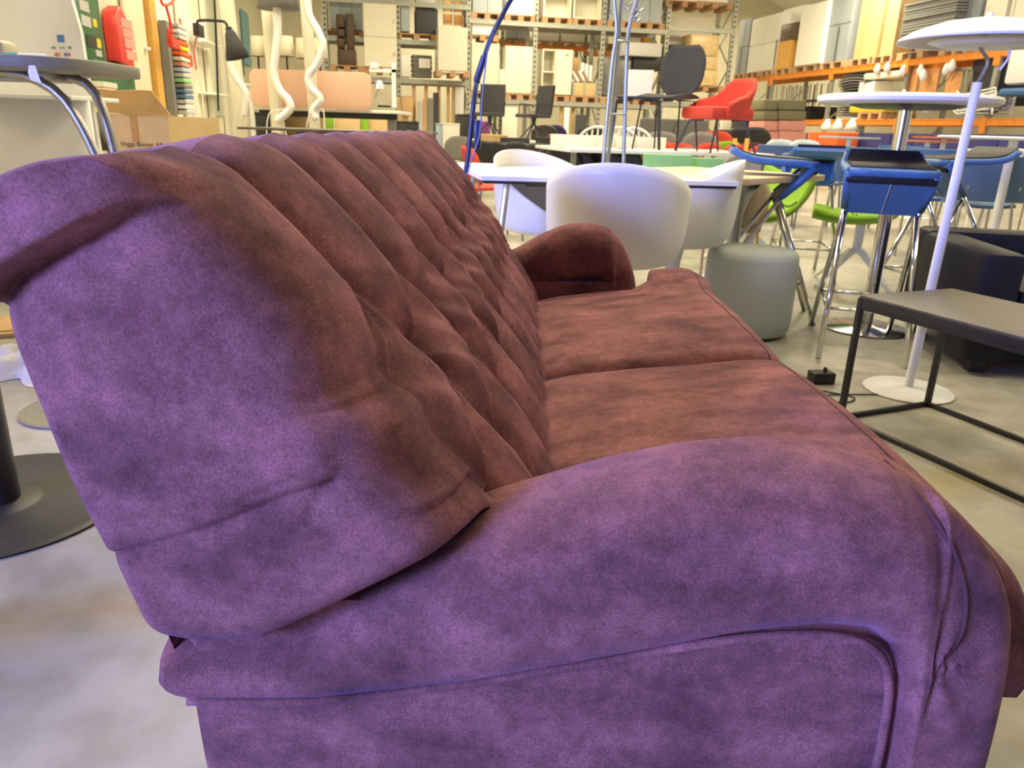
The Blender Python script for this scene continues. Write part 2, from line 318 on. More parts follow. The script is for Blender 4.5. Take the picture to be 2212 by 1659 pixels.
def arm(mir, tag_):
    # mirrored for the far arm, which also ends a little further back
    Y = (lambda y: y) if not mir else (lambda y: 2.915-y)
    KX = (lambda x: np.where(np.asarray(x) > 0, np.asarray(x)*(.75 if mir else 1), x))
    xs = np.r_[np.linspace(-.335, .34, 80), np.linspace(.345, .43, 40), np.linspace(.433, .4899, 26)]
    zt = np.interp(xs, [-.335, -.28, -.22, -.17, -.10, -.03, .09, .17, .25, .32, .36, .39, .415, .44, .46, .475, .485, .49], [.436, .448, .462, .490, .530, .570, .615, .636, .645, .641, .632, .617, .598, .568, .535, .50, .45, .41])
    if mir: zt = zt+.018*np.clip(xs/.2, 0, 1)*np.clip((.46-xs)/.1, 0, 1)
    zb = np.interp(xs, [-.335, -.30, -.17, -.04, .09, .21, .29, .335, .360, .372, .380, .388, .49], [.395, .385, .392, .417, .450, .480, .492, .488, .468, .430, .34, .10, .10])
    zt = np.convolve(np.pad(zt, 3, 'edge'), np.ones(7)/7, 'valid')
    th = np.linspace(0, 2*np.pi, 160, endpoint=False); rings = []
    for x, t, b_ in zip(xs, zt, zb):
        e0 = np.clip((x+.335)/.028, 0, 1); tall = np.clip((t-b_-.16)/.2, 0, 1)
        kz = .55+.45*math.sqrt(1-(1-e0)**2); ky = kz*math.sqrt(max(.0009, 1-np.clip((x-.43)/.0602, 0, 1)**2.4))
        zc = (t+b_)/2; hz = (t-b_)/2*kz; hy = .088*ky*(.78+.22*np.clip((x+.33)/.3, 0, 1)); yc = .648
        c, s_ = np.cos(th), np.sin(th); ey = .86*(1-tall)+.35*tall; ez = .9*(1-tall)+.9*tall
        yy = yc+np.sign(c)*np.abs(c)**ey*hy+.012*s_*(1-tall); zz = zc+np.sign(s_)*np.abs(s_)**ez*hz
        # cloth folds gathered at the seam corner
        rx, rz = x-.386, zz-.470; rr_ = np.hypot(rx, rz); an = np.arctan2(rz, rx)
        yy = yy+(c < 0)*(.0045*np.sin(an*8+.6)*np.exp(-((rr_-.028)/.028)**2)*(x > .384))
        yy = yy-.004*np.sin(x*9+1)*(c < 0)
        rings.append(np.stack([np.full_like(yy, KX(x)), Y(yy), zz], 1))
    G = np.array(rings); m = MB(); m.grid(G, wv=True); n = len(th); m.f += [tuple(range(n)), tuple(len(m.v)-n+j for j in range(n))]
    m.build('arm_roll', VEL, sofa, smooth=2)
    # seam round the end of the roll
    pts = []
    for f in np.linspace(0, 1, 44):
        x = .350+.055*math.sin(min(1, f*1.0)*2.25); z = .640-.165*f; i = int(np.argmin(abs(xs-x))); rg = G[i]; out = (np.cos(th) < .15)
        dz = np.abs(rg[:, 2]-z)+(~out)*9; k = int(np.argmin(dz)); pts.append((rg[k, 0], rg[k, 1]-(.0006 if not mir else -.0006), rg[k, 2]))
    pts = np.array(pts); pts[2:-2] = sum(pts[k:len(pts)-4+k] for k in range(5))/5
    m = MB(); m.tube([tuple(v) for v in crv(pts[1:-1], 60)], .0022, 6); m.build('seam', mat('seam_thread', (.09, .03, .035), .9), sofa, smooth=2)
    m = MB()
    xs2 = np.linspace(-.307, .40, 40); zz = np.linspace(.09, .50, 30); X, Z = np.meshgrid(xs2, zz)
    X = X+np.interp(Z, [.1, .38, .5], [.028, 0, -.005])*((.40-X)/.707)
    Yp = .602-.008*np.sin((X+.3)/.7*np.pi)*np.sin((Z-.05)/.45*np.pi)+.006*np.exp(-(X+.30)/.008)
    G = np.stack([KX(X), Yp if not mir else 2.915-Yp, Z], 2); m.grid(G)
    Gi = np.stack([KX(X), np.full_like(X, .735) if not mir else np.full_like(X, 2.915-.735), Z], 2); m.grid(Gi[:, ::-1])
    for a, b_ in ((G[:, 0], Gi[:, 0]), (G[:, -1], Gi[:, -1]), (G[0], Gi[0]), (G[-1], Gi[-1])): m.grid(np.stack([a, b_]))
    m.build('side_panel', VEL, sofa, smooth=True)
    pl = crv([(-.300, .391), (-.17, .397), (-.04, .421), (.09, .453), (.21, .481), (.29, .489), (.335, .480), (.358, .452), (.367, .40), (.369, .28), (.366, .10)], 90)
    m = MB(); m.tube([(float(KX(p[0])), Y(.588), p[1]) for p in pl], .0045, 8); m.build('piping', VEL, sofa, smooth=2)
arm(False, 'near'); arm(True, 'far')

def cushion(y0f, y1f, n):
    nx, ny = 110, 130; u = np.linspace(0, 1, nx); v = (1-np.cos(np.linspace(0, np.pi, ny)))/2
    x = .02+.545*(1-(1-u)**1.15); Xg = np.repeat(x[:, None], ny, 1)
    a = np.array([y0f(t) for t in x])[:, None]; b_ = np.array([y1f(t) for t in x])[:, None]; Yg = a+(b_-a)*v[None, :]
    zt = np.interp(Xg, [.02, .06, .12, .25, .38, .47, .565], [.430, .452, .468, .486, .500, .510, .514])
    mid = np.sin(np.pi*v)[None, :]**.6; zt = zt+.024*mid-.010
    if n: zt = zt+.028*np.clip((Xg-.33)/.06, 0, 1)*np.clip((Yg-2.02)/.12, 0, 1)
    zt = zt+.0022*np.sin(Yg*61+Xg*9)*np.exp(-((Xg-.44)/.05)**2)
    ex = np.minimum(Xg-.02, 1.1*(.565-Xg)); ey = np.minimum(Yg-a, b_-Yg)
    def rnd(e, R): e = np.clip(e, 0, R); return R-np.sqrt(R*R-(R-e)**2)
    Zg = zt-rnd(Xg-.02, .045)-rnd(.565-Xg, .075)-rnd(ey, .042)
    Zg = np.maximum(Zg, .36)
    top = np.stack([Xg, Yg, Zg], 2); m = MB(); m.grid(top)
    loop = [top[i, 0] for i in range(nx)]+[top[-1, j] for j in range(1, ny)]+[top[i, -1] for i in range(nx-2, -1, -1)]+[top[0, j] for j in range(ny-2, 0, -1)]
    loop = np.array(loop); lo = loop.copy(); lo[:, 2] = .345; cm = lo.mean(0); mid_ = (loop+lo)/2; mid_[:, :2] += (mid_[:, :2]-cm[:2])*.012
    m.grid(np.stack([loop, mid_, lo]), wv=True); m.f.append(tuple(len(m.v)-len(lo)+j for j in range(len(lo))))
    o = m.build('seat_cushion', VEL, sofa, smooth=2)
    # front seam, a thin sewn line
    j = np.arange(6, ny-6); i = np.argmin(abs(x-.512)); pts = top[i, j].copy(); pts[:, 0] += .020*np.sin(np.linspace(0, np.pi, len(j)))*-1+.01; 
    zi = np.array([np.interp(p[0], top[:, jj, 0], top[:, jj, 2]) for p, jj in zip(pts, j)]); pts[:, 2] = zi+.0003
    s = MB(); s.tube([tuple(p) for p in pts], .0016, 5); s.build('seam', mat('seam_thread', (.09, .03, .03), .9), o, smooth=2)
    return o
st = lambda t, a, b: 0 if t < a else (1 if t > b else (3*((t-a)/(b-a))**2-2*((t-a)/(b-a))**3))
cushion(lambda x: .735-.05*st(x, .485, .51), lambda x: 1.452, 0)
cushion(lambda x: 1.458, lambda x: 2.18+.15*st(x, .375, .41), 1)
m = MB(); m.box(.05, .535, .70, 2.29, .10, .345); m.build('seat_base', VEL, sofa, bev=.02)
for (x, y) in ((-.24, .68), (.40, .68), (-.24, 2.24), (.40, 2.24)):
    m = MB(); m.lathe([(.016, 0), (.026, .10)], 12, (x, y, 0)); m.build('leg', mat('dark_beech', (.06, .03, .02), .4), sofa)

# ================================================================ materials for the furniture
WHITE = mat('white_plastic', (.86, .86, .85), .35, scale=8, vary=.02)
WHITEP = mat('white_powder_coat', (.83, .84, .85), .4, scale=30, vary=.02)
CHROME = mat('chrome', (.72, .72, .72), .12, 1, scale=4, vary=.03)
STEEL = mat('brushed_steel', (.42, .42, .42), .38, 1, scale=60, vary=.1)
GALV = mat('galvanised_steel', (.36, .37, .33), .5, .4, scale=30, vary=.15)
BLACKM = mat('black_powder_coat', (.018, .018, .022), .38, scale=50, vary=.2)
BLACKL = mat('black_leather', (.014, .014, .020), .5, bump=.2, scale=90, vary=.2, spec=.2)
BLUEL = mat('blue_leather', (.045, .14, .34), .42, bump=.2, scale=90, vary=.12)
BLACKP = mat('black_plastic', (.02, .02, .022), .5, scale=20, vary=.2)
CHAR = mat('charcoal_fabric', (.055, .055, .062), .9, bump=.3, scale=120, vary=.2)
GREYF = mat('grey_fabric', (.22, .22, .21), .9, bump=.3, scale=120, vary=.12)
LGREY = mat('light_grey_fabric', (.50, .50, .50), .9, scale=120, vary=.08)
DENIM = mat('denim_blue_fabric', (.105, .18, .31), .9, bump=.3, scale=120, vary=.12)
PALEB = mat('pale_blue_plastic', (.42, .52, .62), .5, scale=20, vary=.05)
GREENC = mat('lime_green_fabric', (.24, .46, .03), .8, scale=90, vary=.12)
GREENP = mat('mint_green_plastic', (.28, .60, .26), .5, scale=10, vary=.05)
REDF = mat('red_fabric', (.62, .06, .035), .85, bump=.3, scale=150, vary=.08)
ORANGEF = mat('orange_fabric', (.80, .13, .03), .85, scale=90, vary=.08)
NAVYF = mat('navy_blue_fabric', (.035, .035, .16), .9, scale=90, vary=.15)
PINKF = mat('salmon_pink_fabric', (.60, .27, .23), .9, scale=90, vary=.08)
PEACH = mat('peach_panel_fabric', (.74, .46, .34), .85, scale=90, vary=.04)
OLIVEF = mat('olive_fabric', (.18, .17, .10), .9, scale=90, vary=.15)
POUFM = mat('mint_grey_wool', (.53, .58, .54), .95, bump=.35, scale=160, vary=.08)
CREAMP = mat('cream_laminate', (.74, .70, .58), .5, scale=8, vary=.03)
WLAM = mat('white_laminate', (.86, .85, .80), .4, scale=8, vary=.02)
OAK = mat('light_oak', (.72, .55, .36), .5, scale=12, vary=.12, stretch=(1, 8, 1))
BIRCH = mat('birch_ply', (.70, .48, .24), .5, scale=10, vary=.12, stretch=(8, 1, 1))
TIMBER = mat('timber', (.62, .42, .20), .7, scale=9, vary=.2, stretch=(1, 1, 8))
PALW = mat('pallet_wood', (.42, .24, .12), .8, scale=12, vary=.3, stretch=(6, 1, 1))
RUST = mat('reddish_wood', (.42, .14, .04), .6, scale=12, vary=.2)
ORACK = mat('orange_rack_paint', (.80, .26, .03), .5, scale=12, vary=.12)
CARD = mat('cardboard', (.52, .33, .17), .85, scale=10, vary=.1)
CARDP = mat('faded_cardboard', (.58, .43, .36), .85, scale=7, vary=.1)
LOCK = mat('blue_grey_metal', (.33, .37, .41), .45, scale=6, vary=.06)
BROWNL = mat('brown_leather', (.07, .035, .02), .5, scale=30, vary=.2)
DKWOOD = mat('dark_stained_wood', (.10, .085, .07), .45, scale=14, vary=.25, stretch=(1, 8, 1))
DARKRED = mat('wine_fabric', (.12, .02, .03), .9, scale=60, vary=.2)
GREENDK = mat('dark_green_paint', (.02, .13, .05), .5, scale=6, vary=.15)
YELLOW = mat('yellow_film', (.80, .62, .03), .5, scale=12, vary=.12)
NAVYL = mat('midnight_blue_lacquer', (.035, .05, .12), .35, .2, scale=20, vary=.1)
SILVB = mat('silver_blue_metal', (.42, .48, .60), .3, .8, scale=20, vary=.05)
PURPLE = mat('purple_fabric', (.22, .05, .22), .9, scale=60, vary=.2)
SHADE = mat('cream_lamp_shade', (.80, .74, .58), .8, scale=30, vary=.03)
WRAP = mat('stretch_wrapped_board', (.66, .62, .52), .25, bump=.5, scale=14, vary=.08)

# ================================================================ near the sofa
# felt pouf
p = PZ(1620, 725, 0); p.y += .16
t = thing('pouf', 'mint grey felt drum pouf on the floor beyond the sofa seat', 'pouf', (1.135, 3.66, 0))
m = MB(); m.lathe([(0, 0), (.175, 0), (.175, .012), (.0, .013)], 40); m.build('plinth', BLACKP, t)
m = MB(); m.lathe([(.0, .012), (.195, .012), (.21, .03), (.215, .08), (.2155, .25), (.213, .37), (.206, .395), (.19, .408), (.13, .413), (.0, .415)], 64); m.build('upholstery', POUFM, t, smooth=2)
m = MB(); m.M = Matrix.Rotation(math.radians(-157), 4, 'Z'); m.box(.2145, .2185, -.012, .012, .10, .135); m.build('fabric_tag', BLACKP, t)
# black coffee table with wire frame
A = Vector((1.14, 2.465, 0)); ex = (PZ(2212, 1085, 0)-A); ex.z = 0; ex.normalize(); ey = Vector((-ex.y, ex.x, 0)); ey = -ey if ey.y < 0 else ey
t = thing('coffee_table', 'low black metal coffee table with thin rod frame and dark stained top', 'table', A, math.atan2(ex.y, ex.x))
sgn = 1 if ey.dot(Vector((-ex.y, ex.x, 0))) > 0 else -1
LX, LY, HT = 1.2, .42, .43
def bar(m, a, b, w=.008): m.tube([a, b], w*1.3, 4)
m = MB(); m.box(-.006, LX+.006, min(-.006, sgn*LY+.006*sgn), max(-.006, sgn*LY), HT-.004, HT+.006) if sgn < 0 else m.box(-.006, LX+.006, -.006, LY+.006, HT-.004, HT+.006)
m.build('table_top', DKWOOD, t, bev=.002)
m = MB(); m.box(-.008, LX+.008, -.008, .006, HT-.040, HT-.004); m.box(-.008, LX+.008, sgn*LY-.006, sgn*LY+.008, HT-.040, HT-.004); m.box(-.008, .006, 0, LY, HT-.040, HT-.004) if sgn > 0 else None; m.build('apron', BLACKM, t, bev=.001)
for (x, y) in ((0, 0), (0, sgn*LY), (LX, 0), (LX, sgn*LY)):
    m = MB(); m.box(x-.009, x+.009, y-.009, y+.009, 0, HT-.004); m.build('leg', BLACKM, t, bev=.001)
for (x0, x1, y0, y1) in ((0, LX, 0, 0), (0, LX, sgn*LY, sgn*LY), (0, 0, 0, sgn*LY)):
    m = MB(); m.box(min(x0, x1)-.008, max(x0, x1)+.008, min(y0, y1)-.008, max(y0, y1)+.008, .0, .016); m.build('floor_rail', BLACKM, t, bev=.001)
# white floor lamp with saucer shade
L0 = Vector((1.535, 2.80, 0)); TOP = PY(2112, 178, 2.80)
t = thing('floor_lamp', 'white floor lamp with saucer shade and round foot beside the black coffee table', 'lamp', L0)
m = MB(); m.lathe([(0, 0), (.158, 0), (.162, .006), (.155, .012), (.02, .020), (0, .020)], 56); m.build('base', WHITEP, t)
tp = TOP-L0
m = MB(); m.tube([(0, 0, .015), (tp.x*.5, tp.y*.5, tp.z*.5), tuple(tp)], [.017, .017, .015], 14); m.build('pole', WHITEP, t)
q = crv([tuple(tp), (tp.x+.012, tp.y, tp.z+.03), (tp.x+.018, tp.y, tp.z+.07), (tp.x-.02, tp.y, tp.z+.115), (tp.x-.004, tp.y, tp.z+.17)], 20)
m = MB(); m.tube([tuple(v) for v in q], .006, 8); m.build('swan_neck', STEEL, t)
sc = PY(2128, 82, 2.80)-L0
m = MB(); m.lathe([(.0, .062), (.05, .060), (.14, .046), (.22, .020), (.262, -.004), (.27, -.016), (.262, -.014), (.22, .010), (.14, .034), (.04, .050), (0, .050)], 64, sc)
m.build('shade', WHITE, t, smooth=2)
m = MB(); m.lathe([(0, -.030), (.12, -.030), (.172, -.014), (.168, -.008), (.12, -.022), (0, -.022)], 48, sc); m.build('diffuser', WHITEP, t, smooth=2)
m = MB(); m.lathe([(0, .058), (.010, .058), (.012, .075), (.0, .08)], 16, sc); m.build('finial', WHITEP, t)
q = crv([(sc.x+.07, sc.y-.03, sc.z-.025), (sc.x+.075, sc.y-.03, sc.z-.06), (sc.x+.055, sc.y-.03, sc.z-.10)], 10)
m = MB(); m.tube([tuple(v) for v in q], .004, 8); m.build('switch_hook', WHITEP, t)
# charger with its cable
c = PZ(1772, 826, 0)
t = thing('power_adapter', 'black plug-in power adapter with cable on the floor beyond the sofa', 'charger', c, .15)
m = MB(); m.box(-.045, .045, -.03, .03, .0, .045); m.build('housing', BLACKP, t, bev=.004)
m = MB(); m.tube([(.012, 0, .042), (.012, 0, .062)], [.009, .007], 8); m.build('plug', BLACKP, t)
q = crv([(-.04, .01, .012), (-.10, .14, .004), (-.22, .13, .004), (-.17, 0, .004), (-.03, -.13, .004), (.03, -.19, .004), (-.04, -.24, .004), (-.14, -.18, .004), (-.02, -.155, .004), (.2, -.165, .004), (.20, -.16, .004)], 80)
m = MB(); m.tube([tuple(v) for v in q], .0028, 6); m.build('cable', BLACKP, t)

# black leather armchair / sofa at the right edge
Bp = PZ(1940, 775, 0); 
t = thing('leather_sofa', 'black leather sofa behind the coffee table at the right edge', 'sofa', (1.86, 3.08, 0), math.radians(-9))
def cushionbox(name, x0, x1, y0, y1, z0, z1, mt, par, bv=.03):
    m = MB(); m.box(x0, x1, y0, y1, z0, z1); return m.build(name, mt, par, bev=bv)
cushionbox('armrest', 0, .17, -.05, .78, .06, .51, BLACKL, t, .03)
cushionbox('armrest', 1.45, 1.62, -.05, .78, .06, .51, BLACKL, t, .03)
cushionbox('backrest', .0, 1.62, .62, .80, .06, .525, BLACKL, t, .035)
cushionbox('seat_cushion', .175, 1.445, -.04, .63, .22, .37, BLACKL, t, .04)
cushionbox('seat_base', .17, 1.45, .0, .63, .06, .215, BLACKL, t, .01)
for (x, y) in ((.1, .05), (.1, .7), (1.5, .05), (1.5, .7)):
    m = MB(); m.box(x-.03, x+.03, y-.03, y+.03, 0, .06); m.build('leg', BLACKP, t)

# ---------------------------------------------------------------- bar stools
def make_stool(label, loc, rz):
    t = thing('bar_stool', label, 'stool', loc, rz, None)
    # local: folded seat, its nose at +x, a raised lip at -x, the lower flap running back under the seat
    prof = crv([(-.215, .865), (-.17, .838), (-.10, .820), (.0, .812), (.12, .808), (.185, .800)], 18)
    def pad(off, yw, name, mt, th):
        m = MB(); m.sheet(np.array([[(p[0], y*yw*(1-.10*max(0, (-p[0]-.12)/.1)), p[1]+off) for y in np.linspace(-1, 1, 9)] for p in prof]), th); return m.build(name, mt, t, smooth=True)
    pad(-.012, .172, 'seat_shell', BLUEL, .034); pad(.008, .160, 'seat_lining', BLACKL, .010)
    m = MB()
    for s_ in (1, -1): m.tube([(p[0], s_*.168*(1-.10*max(0, (-p[0]-.12)/.1)), p[1]-.012) for p in prof], .0185, 10)
    m.tube([(.188, y, .790) for y in np.linspace(-.168, .168, 5)], .019, 10); m.build('rolled_edge', BLUEL, t, smooth=2)
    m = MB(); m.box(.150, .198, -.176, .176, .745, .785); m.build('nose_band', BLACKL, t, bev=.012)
    m = MB(); m.sheet(np.array([[(.185-.155*a, y*(1-.14*a), .765-.145*a) for y in np.linspace(-.165, .165, 9)] for a in np.linspace(0, 1, 8)]), .024); m.build('lower_flap', BLUEL, t)
    m = MB(); m.tube([(.193, 0, .745), (.050, 0, .620)], .0022, 6); m.build('centre_seam', LGREY, t)
    for s_ in (1, -1):
        m = MB(); m.tube([(.19, s_*.165, .79), (.12, s_*.158, .71), (.045, s_*.150, .635)], [.020, .021, .018], 10); m.build('side_roll', BLUEL, t, smooth=2)
    for s_ in (1, -1):
        m = MB(); m.tube([(.055, s_*.150, .645), (-.36, s_*.185, .0)], .012, 12); m.build('leg', CHROME, t, smooth=2)
        m = MB(); m.tube([(.035, s_*.145, .625), (.29, s_*.175, .0)], .012, 12); m.build('leg', CHROME, t, smooth=2)
    for (a, b) in (((-.225, .172, .21), (-.225, -.172, .21)), ((.20, .165, .21), (.20, -.165, .21)), ((-.225, .172, .21), (.20, .165, .21)), ((-.225, -.172, .21), (.20, -.165, .21))):
        m = MB(); m.tube([a, b], .007, 8); m.build('foot_rail', CHROME, t, smooth=2)
    return t
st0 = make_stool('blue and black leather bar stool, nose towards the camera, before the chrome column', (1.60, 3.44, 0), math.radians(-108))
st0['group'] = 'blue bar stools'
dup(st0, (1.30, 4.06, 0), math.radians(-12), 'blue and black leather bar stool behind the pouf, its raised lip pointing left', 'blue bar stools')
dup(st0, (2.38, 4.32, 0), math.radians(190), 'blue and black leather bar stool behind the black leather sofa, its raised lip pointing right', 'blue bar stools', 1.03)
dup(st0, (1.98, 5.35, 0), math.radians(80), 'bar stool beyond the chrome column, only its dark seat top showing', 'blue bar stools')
# white round bar table
t = thing('bar_table', 'white round standing table on a chrome column between the blue stools', 'table', (1.80, 3.80, 0))
m = MB(); m.lathe([(0, 0), (.205, 0), (.21, .006), (.20, .012), (.05, .02), (.03, .03), (0, .03)], 56); m.build('base_plate', CHROME, t)
m = MB(); m.cyl(0, 0, .02, 1.07, .032, 28); m.build('column', CHROME, t)
m = MB(); m.lathe([(0, 1.052), (.20, 1.060), (.25, 1.075), (0, 1.078)], 40); m.build('support_plate', BLACKM, t)
m = MB(); m.lathe([(0, 1.076), (.375, 1.076), (.392, 1.086), (.395, 1.100), (.388, 1.112), (.37, 1.116), (0, 1.116)], 72); m.build('table_top', WHITE, t)

# ---------------------------------------------------------------- white shell chairs and their table
def tub(R=.262, zs=.42, Hb=.815, Ha=.66, Hf=.455, nphi=72, nt=26, sx=1.0, e=2.6, pw=2.4):
    ph = np.linspace(-np.pi, np.pi, nphi, endpoint=False); G = []
    for p_ in ph:                          # 0 = rear
        a = abs(p_)/np.pi; H = Hf+(Hb-Hf)*(.5+.5*math.cos(a*math.pi))**.62; t_ = np.linspace(0, 1, nt)
        rr = R*(1-(1-t_)**pw)**(1/pw)*(1+.06*t_); rr = rr*(1 if a < .75 else 1)
        z = zs+(H-zs)*t_**e
        cx = -np.cos(p_); cy = np.sin(p_)
        G.append(np.stack([cx*rr*sx*(.92 if a > .5 else 1), cy*rr, z], 1))
    return np.array(G)
def shell(m, G, th):
    gu = np.roll(G, -1, 0)-np.roll(G, 1, 0); gv = np.gradient(G, axis=1); nn = np.cross(gu, gv); L = np.linalg.norm(nn, axis=2, keepdims=True); nn = nn/(L+1e-9)
    nn[:, 0] = (0, 0, -1) if nn[:, 2:4, 2].mean() < 0 else (0, 0, 1)
    B = G+nn*th; m.grid(G, wu=True); m.grid(B[:, ::-1], wu=True); m.grid(np.stack([G[:, -1], B[:, -1]], 0), wv=True)
def make_shell_chair(label, loc, rz, group):
    t = thing('shell_chair', label, 'chair', loc, rz, group)
    m = MB(); shell(m, tub(), .008); m.build('shell', WHITE, t, smooth=2)
    m = MB(); m.lathe([(0, .26), (.032, .26), (.036, .34), (.05, .41), (.06, .43), (0, .43)], 24); m.build('column', WHITEP, t)
    for k in range(4):
        a = math.pi/4+k*math.pi/2; c, s_ = math.cos(a), math.sin(a)
        q = crv([(c*.012, s_*.012, .36), (c*.03, s_*.03, .24), (c*.075, s_*.075, .165), (c*.19, s_*.19, .085), (c*.31, s_*.31, .012)], 12)
        m = MB(); m.tube([tuple(v) for v in q], [.022]*4+[.018]*4+[.014]*4, 10); m.build('leg', WHITEP, t, smooth=2)
    return t
GRP = 'white shell chairs around the white table'
sh = make_shell_chair('white plastic shell armchair seen from behind, nearest of the three', (.385, 3.02, 0), math.radians(80), GRP)
dup(sh, (.745, 3.62, 0), math.radians(172), 'white shell armchair on a four-leg swivel foot, right end of the white table', GRP)
dup(sh, (-.01+.16, 3.92, 0), math.radians(-52), 'white shell armchair tucked behind the near corner of the white table', GRP)
t = thing('white_table', 'white rectangular table with dark edge between the white shell chairs', 'table', (0, 0, 0))
m = MB(); m.prism([(-.152, 3.20), (.94, 3.36), (1.06, 4.30), (-.33, 4.36), (-.36, 4.26)], .712, .73); m.build('table_top', WLAM, t, smooth=False)
m = MB(); m.prism([(-.145, 3.207), (.935, 3.367), (.95, 3.45), (-.16, 3.29)], .700, .712); m.build('dark_edge', BLACKM, t, smooth=False)
m = MB(); m.prism([(.03, 3.245), (.33, 3.29), (.30, 3.40), (.05, 3.36)], .690, .700); m.build('leaf_bracket', BLACKM, t, smooth=False)
for (x, y, X, Y) in ((-.05, 3.36, -.12, 3.28), (.42, 3.62, .42, 3.60), (-.24, 4.2, -.31, 4.28), (.42, 4.1, .42, 4.15)):
    m = MB(); m.tube([(x, y, .70), (X, Y, 0)], .014, 8); m.build('leg', STEEL, t)

# ---------------------------------------------------------------- things at the left edge
t = thing('pedestal_table', 'black column table foot with ribbed round base plate at the left edge', 'table', (-1.255, 1.67, 0))
prof = [(0, 0), (.292, 0), (.295, .006)]+[(r, .008+.0016*(i % 2)) for i, r in enumerate(np.linspace(.285, .09, 34))]+[(.075, .016), (0, .016)]
m = MB(); m.lathe(prof, 72); m.build('base_plate', BLACKP, t)
m = MB(); m.cyl(0, 0, .012, .70, .047, 32); m.build('column', BLACKM, t)
m = MB(); m.lathe([(0, .70), (.33, .70), (.335, .71), (.33, .722), (0, .722)], 56); m.build('table_top', STEEL, t)
t = thing('metal_disc_foot', 'flat grey metal disc foot on the floor left of the sofa back', 'table', (-1.41, 2.31, 0))
m = MB(); m.lathe([(0, 0), (.17, 0), (.172, .008), (.168, .012), (0, .013)], 48); m.build('disc', STEEL, t)
m = MB(); m.cyl(.06, .02, .01, .45, .02, 16); m.build('column', STEEL, t)
# crumpled cloth
g = PZ(55, 830, 0); N_ = 46; u = np.linspace(-1, 1, N_); U_, V_ = np.meshgrid(u, u); r_ = np.sqrt(U_**2+V_**2)
hz = np.maximum(0, 1-r_**2.5)*(.07+.05*np.abs(np.sin(U_*7+V_*4))*np.abs(np.cos(V_*6-U_*3)))+.01*np.sin(U_*17)*np.cos(V_*15)*np.maximum(0, 1-r_)+.002
ang = np.arctan2(V_, U_); R2 = (1+.15*np.sin(ang*5)+.1*np.sin(ang*9))
m = MB(); m.grid(np.stack([U_*.20*R2, V_*.22*R2, hz], 2)); o = m.build('crumpled_cloth', mat('off_white_cotton', (.72, .70, .66), .9, bump=.4, scale=9, vary=.12), smooth=2); o.location = (g.x-.06, g.y+.22, 0)
tag(o, 'crumpled off-white cloth lying on the floor by the green bucket', 'cloth')
g = PZ(85, 770, 0)
t = thing('bucket', 'small green paint bucket half hidden behind the sofa back', 'bucket', (g.x-.02, g.y+.1, 0))
m = MB(); m.lathe([(0, 0), (.075, 0), (.088, .17), (.082, .17), (.07, .01), (0, .01)], 32); m.build('pail', mat('green_pail_plastic', (.10, .30, .10), .4, scale=12, vary=.3), t)
m = MB(); m.lathe([(.091, .165), (.094, .172), (.091, .178)], 32); m.build('rim', WHITEP, t)
g = PZ(20, 722, 0)
t = thing('cardboard_sheet', 'flat piece of brown cardboard on the floor beside the cloth', 'cardboard', (g.x, g.y+.1, 0), .5)
m = MB(); m.box(-.22, .25, -.16, .2, 0, .02); m.build('board', CARD, t, bev=.002)
m = MB(); m.box(-.2, .1, -.12, .02, .02, .026); m.build('flap', CARD, t, bev=.002)
# steel-legged standing table
Tz = 1.10; c = PY(40, 150, 3.1)
t = thing('standing_table', 'grey standing table on bent steel tube legs at the left edge', 'table', (c.x, 3.15, 0))
m = MB()
out = [(.0+.36*math.copysign(abs(math.cos(a))**.5, math.cos(a)), .34*math.copysign(abs(math.sin(a))**.6, math.sin(a))) for a in np.linspace(0, 2*np.pi, 48, endpoint=False)]
m.prism(out, 1.062, 1.105); m.build('table_top', mat('grey_laminate', (.22, .21, .19), .5, scale=10, vary=.06), t, bev=.006)
m = MB(); m.box(-.3, .12, -.1, .1, 1.03, 1.075); m.build('crossbar', STEEL, t, bev=.004)
for (x, X, dy) in ((.0, .36, -.10), (.10, .33, .06), (-.2, -.5, -.1)):
    q = crv([(x-.06, dy, 1.055), (x+.08*(1 if X > x else -1), dy, 1.04), ((x+X)/2+.03, dy, .93), (X-.04, dy, .6), (X+.04, dy, .02)], 24)
    m = MB(); m.tube([tuple(v) for v in q], .019, 14); m.build('leg', STEEL, t, smooth=2)
# things standing on it
t = thing('marker_pen', 'teal and white marker pen lying on the grey standing table', 'pen', (c.x+.09, 3.0, 1.114), .1)
m = MB(); m.tube([(-.07, 0, 0), (-.02, 0, 0)], .009, 10); m.build('cap', mat('teal_plastic', (.02, .38, .42), .4, scale=8, vary=.05), t)
m = MB(); m.tube([(-.02, 0, 0), (.08, 0, 0)], .008, 10); m.build('barrel', WHITE, t)
t = thing('beige_box', 'beige desk box on the grey standing table at the left edge', 'box', (c.x-.17, 3.18, 1.105), .1)
m = MB(); m.box(-.12, .10, -.06, .06, 0, .065); m.build('body', mat('beige_plastic', (.55, .50, .38), .5, scale=8, vary=.05), t, bev=.01)
m = MB(); m.box(-.10, .08, -.05, .05, .065, .072); m.build('lid', WHITE, t, bev=.003)
q = [PY(x, y, 2.98) for x, y in ((131, 150), (143, 150), (155, 185), (134, 180), (129, 165))]; m = MB(); m.prism([(k.x, k.z) for k in q], 2.79, 2.792, 'y'); k = m.build('paper_tag', WHITE, None, smooth=False); tag(k, 'white and yellow paper tag hanging over the edge of the grey standing table', 'tag')
